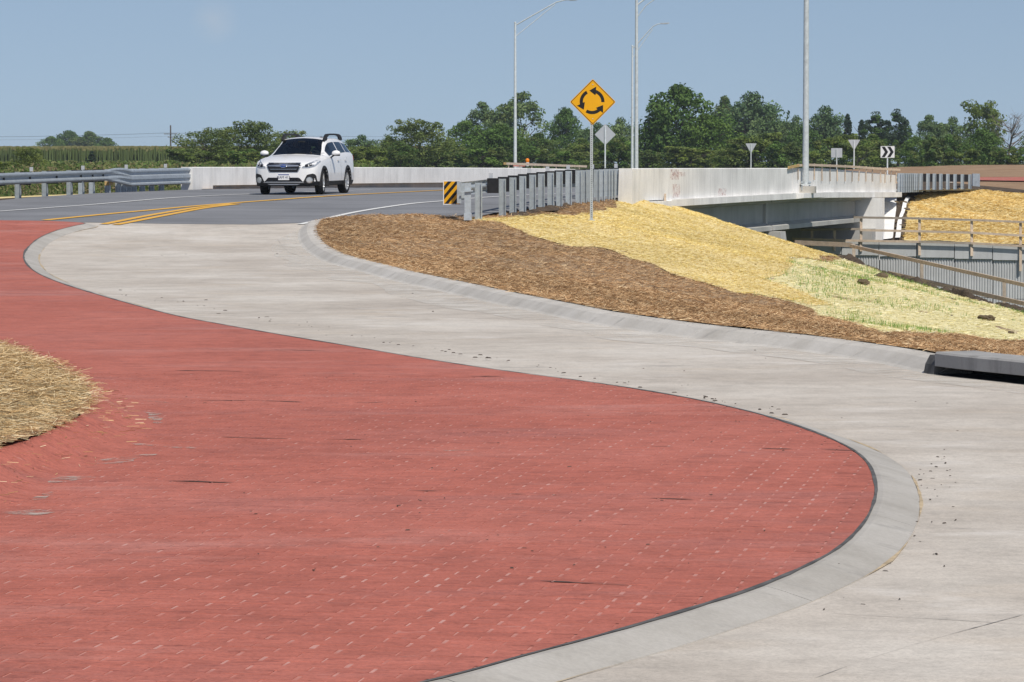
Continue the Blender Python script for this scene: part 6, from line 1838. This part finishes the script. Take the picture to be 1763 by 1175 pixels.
proj_trim('wing_bar', [(-.45, .815), (-.12, .835), (.12, .835), (.45, .815), (.44, .785), (.12, .775), (-.12, .775), (-.44, .785)], cm['chrome'], out=.022, parent=grl)
for z in (.66, .70, .74):
    proj_trim('grille_slat', [(-.40, z), (.40, z), (.40, z+.012), (-.40, z+.012)], cm['chrome'] if z == .70 else cm['black'], out=.018, parent=grl)
proj_trim('emblem', [(.10*math.cos(a), .80 + .052*math.sin(a)) for a in np.linspace(0, 6.283, 18)[:-1]], cm['chrome'], out=.030, sp=.02, parent=grl)
proj_trim('emblem_badge', [(.085*math.cos(a), .80 + .040*math.sin(a)) for a in np.linspace(0, 6.283, 18)[:-1]], cm['blue'], out=.034, sp=.02, parent=grl)
for (sy, sz, sr) in ((-.035, .812, .013), (.01, .815, .008), (.035, .81, .008), (.03, .79, .008), (.0, .788, .008), (.055, .798, .008)):
    proj_trim('emblem_star', [(sy + sr*math.cos(a), sz + sr*math.sin(a)) for a in np.linspace(0, 6.283, 9)[:-1]], cm['chrome'], out=.0365, sp=.01, depth=.01, parent=grl)
hl = [(.51, .735), (.55, .80), (.66, .875), (.80, .945), (.865, .965), (.882, .87), (.84, .765), (.70, .73)]
for s in (1, -1):
    pl = hl if s > 0 else mir(hl)
    h_ = proj_trim('headlight', pl, cm['lens'], out=.006)
    for cy, rr in ((.64, .048), (.735, .042)):
        proj_trim('projector', [(s*cy + rr*math.cos(a), .80 + (cy-.64)*.3 + rr*math.sin(a)) for a in np.linspace(0, 6.283, 14)[:-1]], cm['gloss'], out=.010, sp=.03, parent=h_)
    da = [(.80, .76), (.835, .765), (.876, .87), (.862, .955), (.835, .945), (.85, .87)]
    proj_trim('daytime_light', da if s > 0 else mir(da), cm['lampin'], out=.011, sp=.03, parent=h_)
    db = [(.53, .74), (.70, .742), (.70, .755), (.54, .756)]
    proj_trim('indicator', db if s > 0 else mir(db), cm['lampin'], out=.011, sp=.03, parent=h_)
    fs = [(.555, .36), (.60, .45), (.655, .555), (.80, .585), (.86, .55), (.875, .36), (.80, .31), (.60, .31)]
    fg = proj_trim('fog_surround', fs if s > 0 else mir(fs), cm['black'], out=.012, depth=.05)
    proj_trim('fog_ring', [(s*.715 + .085*math.cos(a), .405 + .085*math.sin(a)) for a in np.linspace(0, 6.283, 18)[:-1]], cm['chrome'], out=.018, sp=.03, parent=fg)
    proj_trim('fog_lamp', [(s*.715 + .066*math.cos(a), .405 + .066*math.sin(a)) for a in np.linspace(0, 6.283, 18)[:-1]], cm['lampin'], out=.024, sp=.03, parent=fg)
proj_trim('lower_grille', [(-.54, .365), (-.44, .475), (.44, .475), (.54, .365)], cm['gloss'], out=.008)
proj_trim('bumper_skirt', [(-.60, .255), (-.60, .335), (-.54, .355), (.54, .355), (.60, .335), (.60, .255)], cm['black'], out=.014)
proj_trim('skid_trim', [(-.58, .336), (-.58, .352), (.58, .352), (.58, .336)], cm['rim'], out=.018)
# number plate
npx = 2.50
pt_ = tag(empty('number_plate', (npx, 0.02, .49), 0)) if False else None
mb = MB(); mb.box((npx, .02, .485), (.012, .31, .155)); npl = mb.build('number_plate', cm['paint'], car)
mb = MB(); mb.box((npx + .008, .02, .555), (.004, .31, .022)); mb.build('plate_header', cm['blue'], npl)
tc_ = bpy.data.curves.new('plate_text', 'FONT'); tc_.body = 'RAM 413'; tc_.size = .098; tc_.align_x = 'CENTER'; tc_.align_y = 'CENTER'; tc_.extrude = .0015
to = bpy.data.objects.new('plate_text_curve', tc_); C.objects.link(to)
bpy.context.view_layer.update()
me = bpy.data.meshes.new_from_object(to.evaluated_get(bpy.context.evaluated_depsgraph_get())); bpy.data.objects.remove(to)
o = link('plate_lettering', me, simple('plate_ink', (0.02, 0.025, 0.08), .6), npl); o['kind'] = 'stuff'; o.location = (npx + .0085, .02, .478); o.rotation_euler = (math.pi/2, 0, math.pi/2)
# wheels
def wheel(x, s, steer=0.0):
    t = bpy.data.objects.new('wheel', None)
    mb = MB(); Rm = .345; W = .225
    pr = [(.245, -W/2+.012), (.275, -W/2), (.325, -W/2+.004), (.338, -W/2+.03), (Rm, -.06), (Rm, .06), (.338, W/2-.03), (.325, W/2-.004), (.275, W/2), (.245, W/2-.012)]
    mb.lathe(pr, 36); ty = mb.build('wheel', cm['tyre'], car, True)
    ty.rotation_euler = (-math.pi/2*s, 0, steer); ty.location = (x, s*.785, .345)
    mb = MB(); mb.lathe([(.246, W/2-.014), (.232, W/2-.02), (.222, W/2-.06), (.222, -W/2+.02)], 30); 
    for k in range(5):
        for q in (-.16, .16):
            a = 2*math.pi*k/5 + q
            mb.bar((.05*math.cos(a), .05*math.sin(a), W/2-.045), (.23*math.cos(a+q*.15), .23*math.sin(a+q*.15), W/2-.028), .034, .022)
    mb.lathe([(0, W/2-.03), (.06, W/2-.034), (.068, W/2-.06)], 18); mb.build('rim', cm['rim'], ty)
    mb = MB(); mb.lathe([(0, .02), (.15, .02), (.15, .0)], 24); mb.build('brake_disc', cm['chrome'], ty)
    bpy.data.objects.remove(t); return ty
for x in (XF, XR):
    for s in (1, -1): wheel(x, s, R(7) if x > 0 else 0)
    for s in (1, -1):
        v = []; f = []
        n = 26
        for k in range(n+1):
            a = R(-14 + 208*k/n)
            for (rr, yy) in ((.385, .0), (.385, .925), (.395, .934), (.445, .930), (.455, .915), (.455, .80)):
                xx = x + rr*math.cos(a); zz = .345 + rr*math.sin(a)
                w = float(fw_(np.clip(xx, -2.4, 2.4)))/.92
                v.append((xx, s*(yy*w if yy > .1 else .52), max(zz, .22)))
        for k in range(n):
            for j in range(5): a = k*6+j; f.append((a, a+1, a+7, a+6))
        mesh_py('wheel_arch', v, f, cm['black'], car, True)
# mirrors, roof rails, aerial, handles
for s in (1, -1):
    bm = bmesh.new(); bmesh.ops.create_icosphere(bm, subdivisions=3, radius=1)
    for q in bm.verts:
        c = q.co; q.co = Vector((c.x*.085*(1 if c.x > 0 else .55), c.y*.125, c.z*.085*(1 if c.z > 0 else .8)))
    me = bpy.data.meshes.new('mirror'); bm.to_mesh(me); bm.free(); mo = link('mirror', me, cm['paint'], car, True); mo.location = (.60, s*1.035, 1.135)
    mb = MB(); mb.box((0, 0, -.055), (.10, .20, .035)); mb.bar((0, -s*.17, -.13), (0, -s*.05, -.045), .06, .035); mb.build('mirror_base', cm['black'], mo)
    mb = MB(); mb.box((-.044, 0, .0), (.012, .20, .12)); mb.build('mirror_glass', cm['chrome'], mo)
    y = s*.60
    mb = MB()
    rz_ = [(.30, 1.505), (.22, 1.575), (.10, 1.635), (-.02, 1.655), (-.5, 1.668), (-1.0, 1.668), (-1.45, 1.650), (-1.62, 1.615), (-1.75, 1.545)]
    for (a, b) in zip(rz_[:-1], rz_[1:]): mb.bar((a[0], y, a[1]), (b[0]-.01, y, b[1]), .05, .05)
    mb.prism([(.30, 1.47), (.20, 1.60), (.02, 1.66), (-.25, 1.665), (-.20, 1.63), (-.05, 1.59), (0.0, 1.50)], .055, Matrix(((1, 0, 0, 0), (0, 0, 1, y - .0275), (0, 1, 0, 0), (0, 0, 0, 1))))
    mb.prism([(-1.30, 1.62), (-1.32, 1.665), (-1.50, 1.655), (-1.66, 1.61), (-1.78, 1.50), (-1.5, 1.53), (-1.42, 1.60)], .055, Matrix(((1, 0, 0, 0), (0, 0, 1, y - .0275), (0, 1, 0, 0), (0, 0, 0, 1))))
    mb.build('roof_rail', cm['black'], car)
    for x0 in (-.28, -1.12):
        proj_trim('door_handle', [(x0, .925), (x0+.18, .925), (x0+.18, .955), (x0, .955)], cm['paint'], 'y', out=.03, depth=.02, sp=.04, sign_=s)
    for x0 in (.72, -.48, -1.20):
        proj_trim('door_seam', [(x0, .36), (x0+.008, .36), (x0+.008, 1.02), (x0, 1.02)], cm['black'], 'y', out=.001, depth=.004, sp=.06, sign_=s)
    proj_trim('tail_light', [(-2.22, .93), (-2.38, .95), (-2.36, 1.08), (-2.20, 1.06)], cm['redl'], 'y', out=.01, depth=.02, sp=.05, sign_=s)
    for a, b in ((.64, -.46), (-.50, -1.30), (-1.32, -1.95)):
        pass
mb = MB(); mb.prism([(-1.75, 1.53), (-1.95, 1.50), (-1.93, 1.60)], .03, Matrix(((1, 0, 0, 0), (0, 0, 1, -.015), (0, 1, 0, 0), (0, 0, 0, 1)))); mb.build('aerial', cm['black'], car)
for s in (-.25, .3):
    mb = MB(); mb.bar((1.10, s, 1.118), (1.00, s + .5, 1.145), .02, .012); mb.build('wiper', cm['black'], car)
mb = MB(); mb.box((.42, 0, 1.455), (.03, .20, .06)); mb.build('rear_view_mirror', cm['black'], car)
# underbody and cabin
mb = MB(); mb.box((-.1, 0, .30), (4.2, 1.02, .12)); mb.box((XF, 0, .34), (.10, 1.3, .10)); mb.box((XR, 0, .34), (.10, 1.3, .10)); mb.build('underbody', cm['underbody'], car)
mb = MB(); mb.box((.82, 0, .95), (.55, 1.40, .20)); mb.box((.62, .36, 1.07), (.25, .34, .06)); mb.build('dashboard', cm['seat'], car)
mb = MB(); mb.box((-.6, 0, .62), (2.6, 1.5, .1)); mb.build('cabin_floor', cm['seat'], car)
for (x, y) in ((-.15, .37), (-.15, -.37), (-1.0, .40), (-1.0, -.40)):
    mb = MB(); mb.box((x, y, .72), (.52, .50, .16)); Mx = Matrix.Rotation(R(-14), 3, 'Y'); mb.box((x - .30, y, 1.02), (.14, .48, .62), Mx, .85); mb.box((x - .40, y, 1.40), (.09, .26, .17), Mx, .85); mb.build('seat', cm['seat'], car)
sw = MB(); pts = [(.17*math.cos(a), .17*math.sin(a), 0) for a in np.linspace(0, 2*math.pi, 25)]; sw.tube(pts, .016, 6, False); sw.bar((-.16, 0, 0), (.16, 0, 0), .05, .02); sw.bar((0, -.16, 0), (0, 0, 0), .05, .02)
so = sw.build('steering_wheel', cm['black'], car); so.location = (.36, .37, 1.05); so.rotation_euler = (0, R(-65), 0)

def person_in(label, y, hands, hair):
    """seated figure grown from a joint skeleton"""
    J = dict(pel=(-.20, 0, .78), wai=(-.26, 0, .95), che=(-.33, 0, 1.16), nec=(-.33, 0, 1.30), hd1=(-.31, 0, 1.38), hd2=(-.305, 0, 1.47), hd3=(-.30, 0, 1.53),
             sl=(-.33, .18, 1.22), sr=(-.33, -.18, 1.22), kl=(.24, .13, .84), kr=(.24, -.13, .84), al=(.52, .13, .68), ar=(.52, -.13, .68), hl=(-.18, .10, .79), hr=(-.18, -.10, .79))
    if hands: J.update(el=(-.12, .25, 1.02), er=(-.12, -.25, 1.02), wl=(.20, .16, 1.13), wr=(.20, -.16, 1.13), fl=(.29, .15, 1.16), fr=(.29, -.15, 1.16))
    else: J.update(el=(-.26, .24, .98), er=(-.26, -.24, .98), wl=(-.02, .13, .90), wr=(-.02, -.13, .90), fl=(.06, .10, .91), fr=(.06, -.10, .91))
    rad = dict(pel=.14, wai=.13, che=.14, nec=.055, hd1=.075, hd2=.095, hd3=.07, sl=.075, sr=.075, kl=.07, kr=.07, al=.05, ar=.05, hl=.09, hr=.09, el=.048, er=.048, wl=.034, wr=.034, fl=.035, fr=.035)
    E = [('pel', 'wai'), ('wai', 'che'), ('che', 'nec'), ('nec', 'hd1'), ('hd1', 'hd2'), ('hd2', 'hd3'), ('che', 'sl'), ('che', 'sr'), ('sl', 'el'), ('el', 'wl'), ('wl', 'fl'), ('sr', 'er'), ('er', 'wr'), ('wr', 'fr'), ('pel', 'hl'), ('pel', 'hr'), ('hl', 'kl'), ('hr', 'kr'), ('kl', 'al'), ('kr', 'ar')]
    keys = list(J); me = bpy.data.meshes.new('person'); me.from_pydata([J[k] for k in keys], [(keys.index(a), keys.index(b)) for a, b in E], [])
    tmp = bpy.data.objects.new('tmp', me); C.objects.link(tmp)
    md = tmp.modifiers.new('s', 'SKIN')
    for i, k in enumerate(keys): me.skin_vertices[0].data[i].radius = (rad[k], rad[k]); me.skin_vertices[0].data[i].use_root = (k == 'pel')
    tmp.modifiers.new('u', 'SUBSURF').levels = 2
    bpy.context.view_layer.update()
    m2 = bpy.data.meshes.new_from_object(tmp.evaluated_get(bpy.context.evaluated_depsgraph_get())); bpy.data.objects.remove(tmp)
    o = link('person', m2); m2.materials.append(cm['skin']); m2.materials.append(cm['shirt'])
    m2.polygons.foreach_set('material_index', [0 if (p.center.z > 1.30 or (hands and p.center.x > .05 and p.center.z > 1.0)) else 1 for p in m2.polygons]); m2.polygons.foreach_set('use_smooth', [True]*len(m2.polygons))
    hb = bmesh.new(); bmesh.ops.create_icosphere(hb, subdivisions=3, radius=1)
    for q in hb.verts: q.co = Vector((q.co.x*.10 - .335, q.co.y*.095, q.co.z*.115 + 1.49))
    bmesh.ops.delete(hb, geom=[q for q in hb.verts if q.co.x > -.275 and q.co.z < 1.53], context='VERTS')
    hm = bpy.data.meshes.new('hair'); hb.to_mesh(hm); hb.free(); link('hair', hm, hair, o, True)
    nb = MB(); nb.box((-.205, 0, 1.445), (.03, .025, .04), None, .6); nb.build('nose', cm['skin'], o)
    tag(o, label, 'person')
    return o, y
ppl = [person_in('person driving the white car with both hands on the wheel', .37, True, cm['hair']), person_in('person in dark top sitting in the passenger seat of the white car', -.37, False, cm['hair'])]
# place car on the road
heading = R(11)
fpos = np.array([-6.10, 97.0]); rd = np.array([math.sin(heading), math.cos(heading)])
rpos = fpos + rd*(XF - XR)
zf_, zr_ = float(prof(fpos[1])) + .004, float(prof(rpos[1])) + .004
pit = math.atan2(zr_ - zf_, XF - XR)
xa = Vector((-rd[0]*math.cos(pit), -rd[1]*math.cos(pit), -math.sin(pit))); ya = Vector((math.cos(heading), -math.sin(heading), 0)); za = xa.cross(ya)
if za.z < 0: za = -za
Mc = Matrix((xa, ya, za)).transposed().to_4x4()
Mc.translation = Vector((fpos[0], fpos[1], zf_)) - xa*XF
car.matrix_world = Mc
for o, y in ppl:
    o.matrix_world = Mc @ Matrix.Translation((0, y, 0))
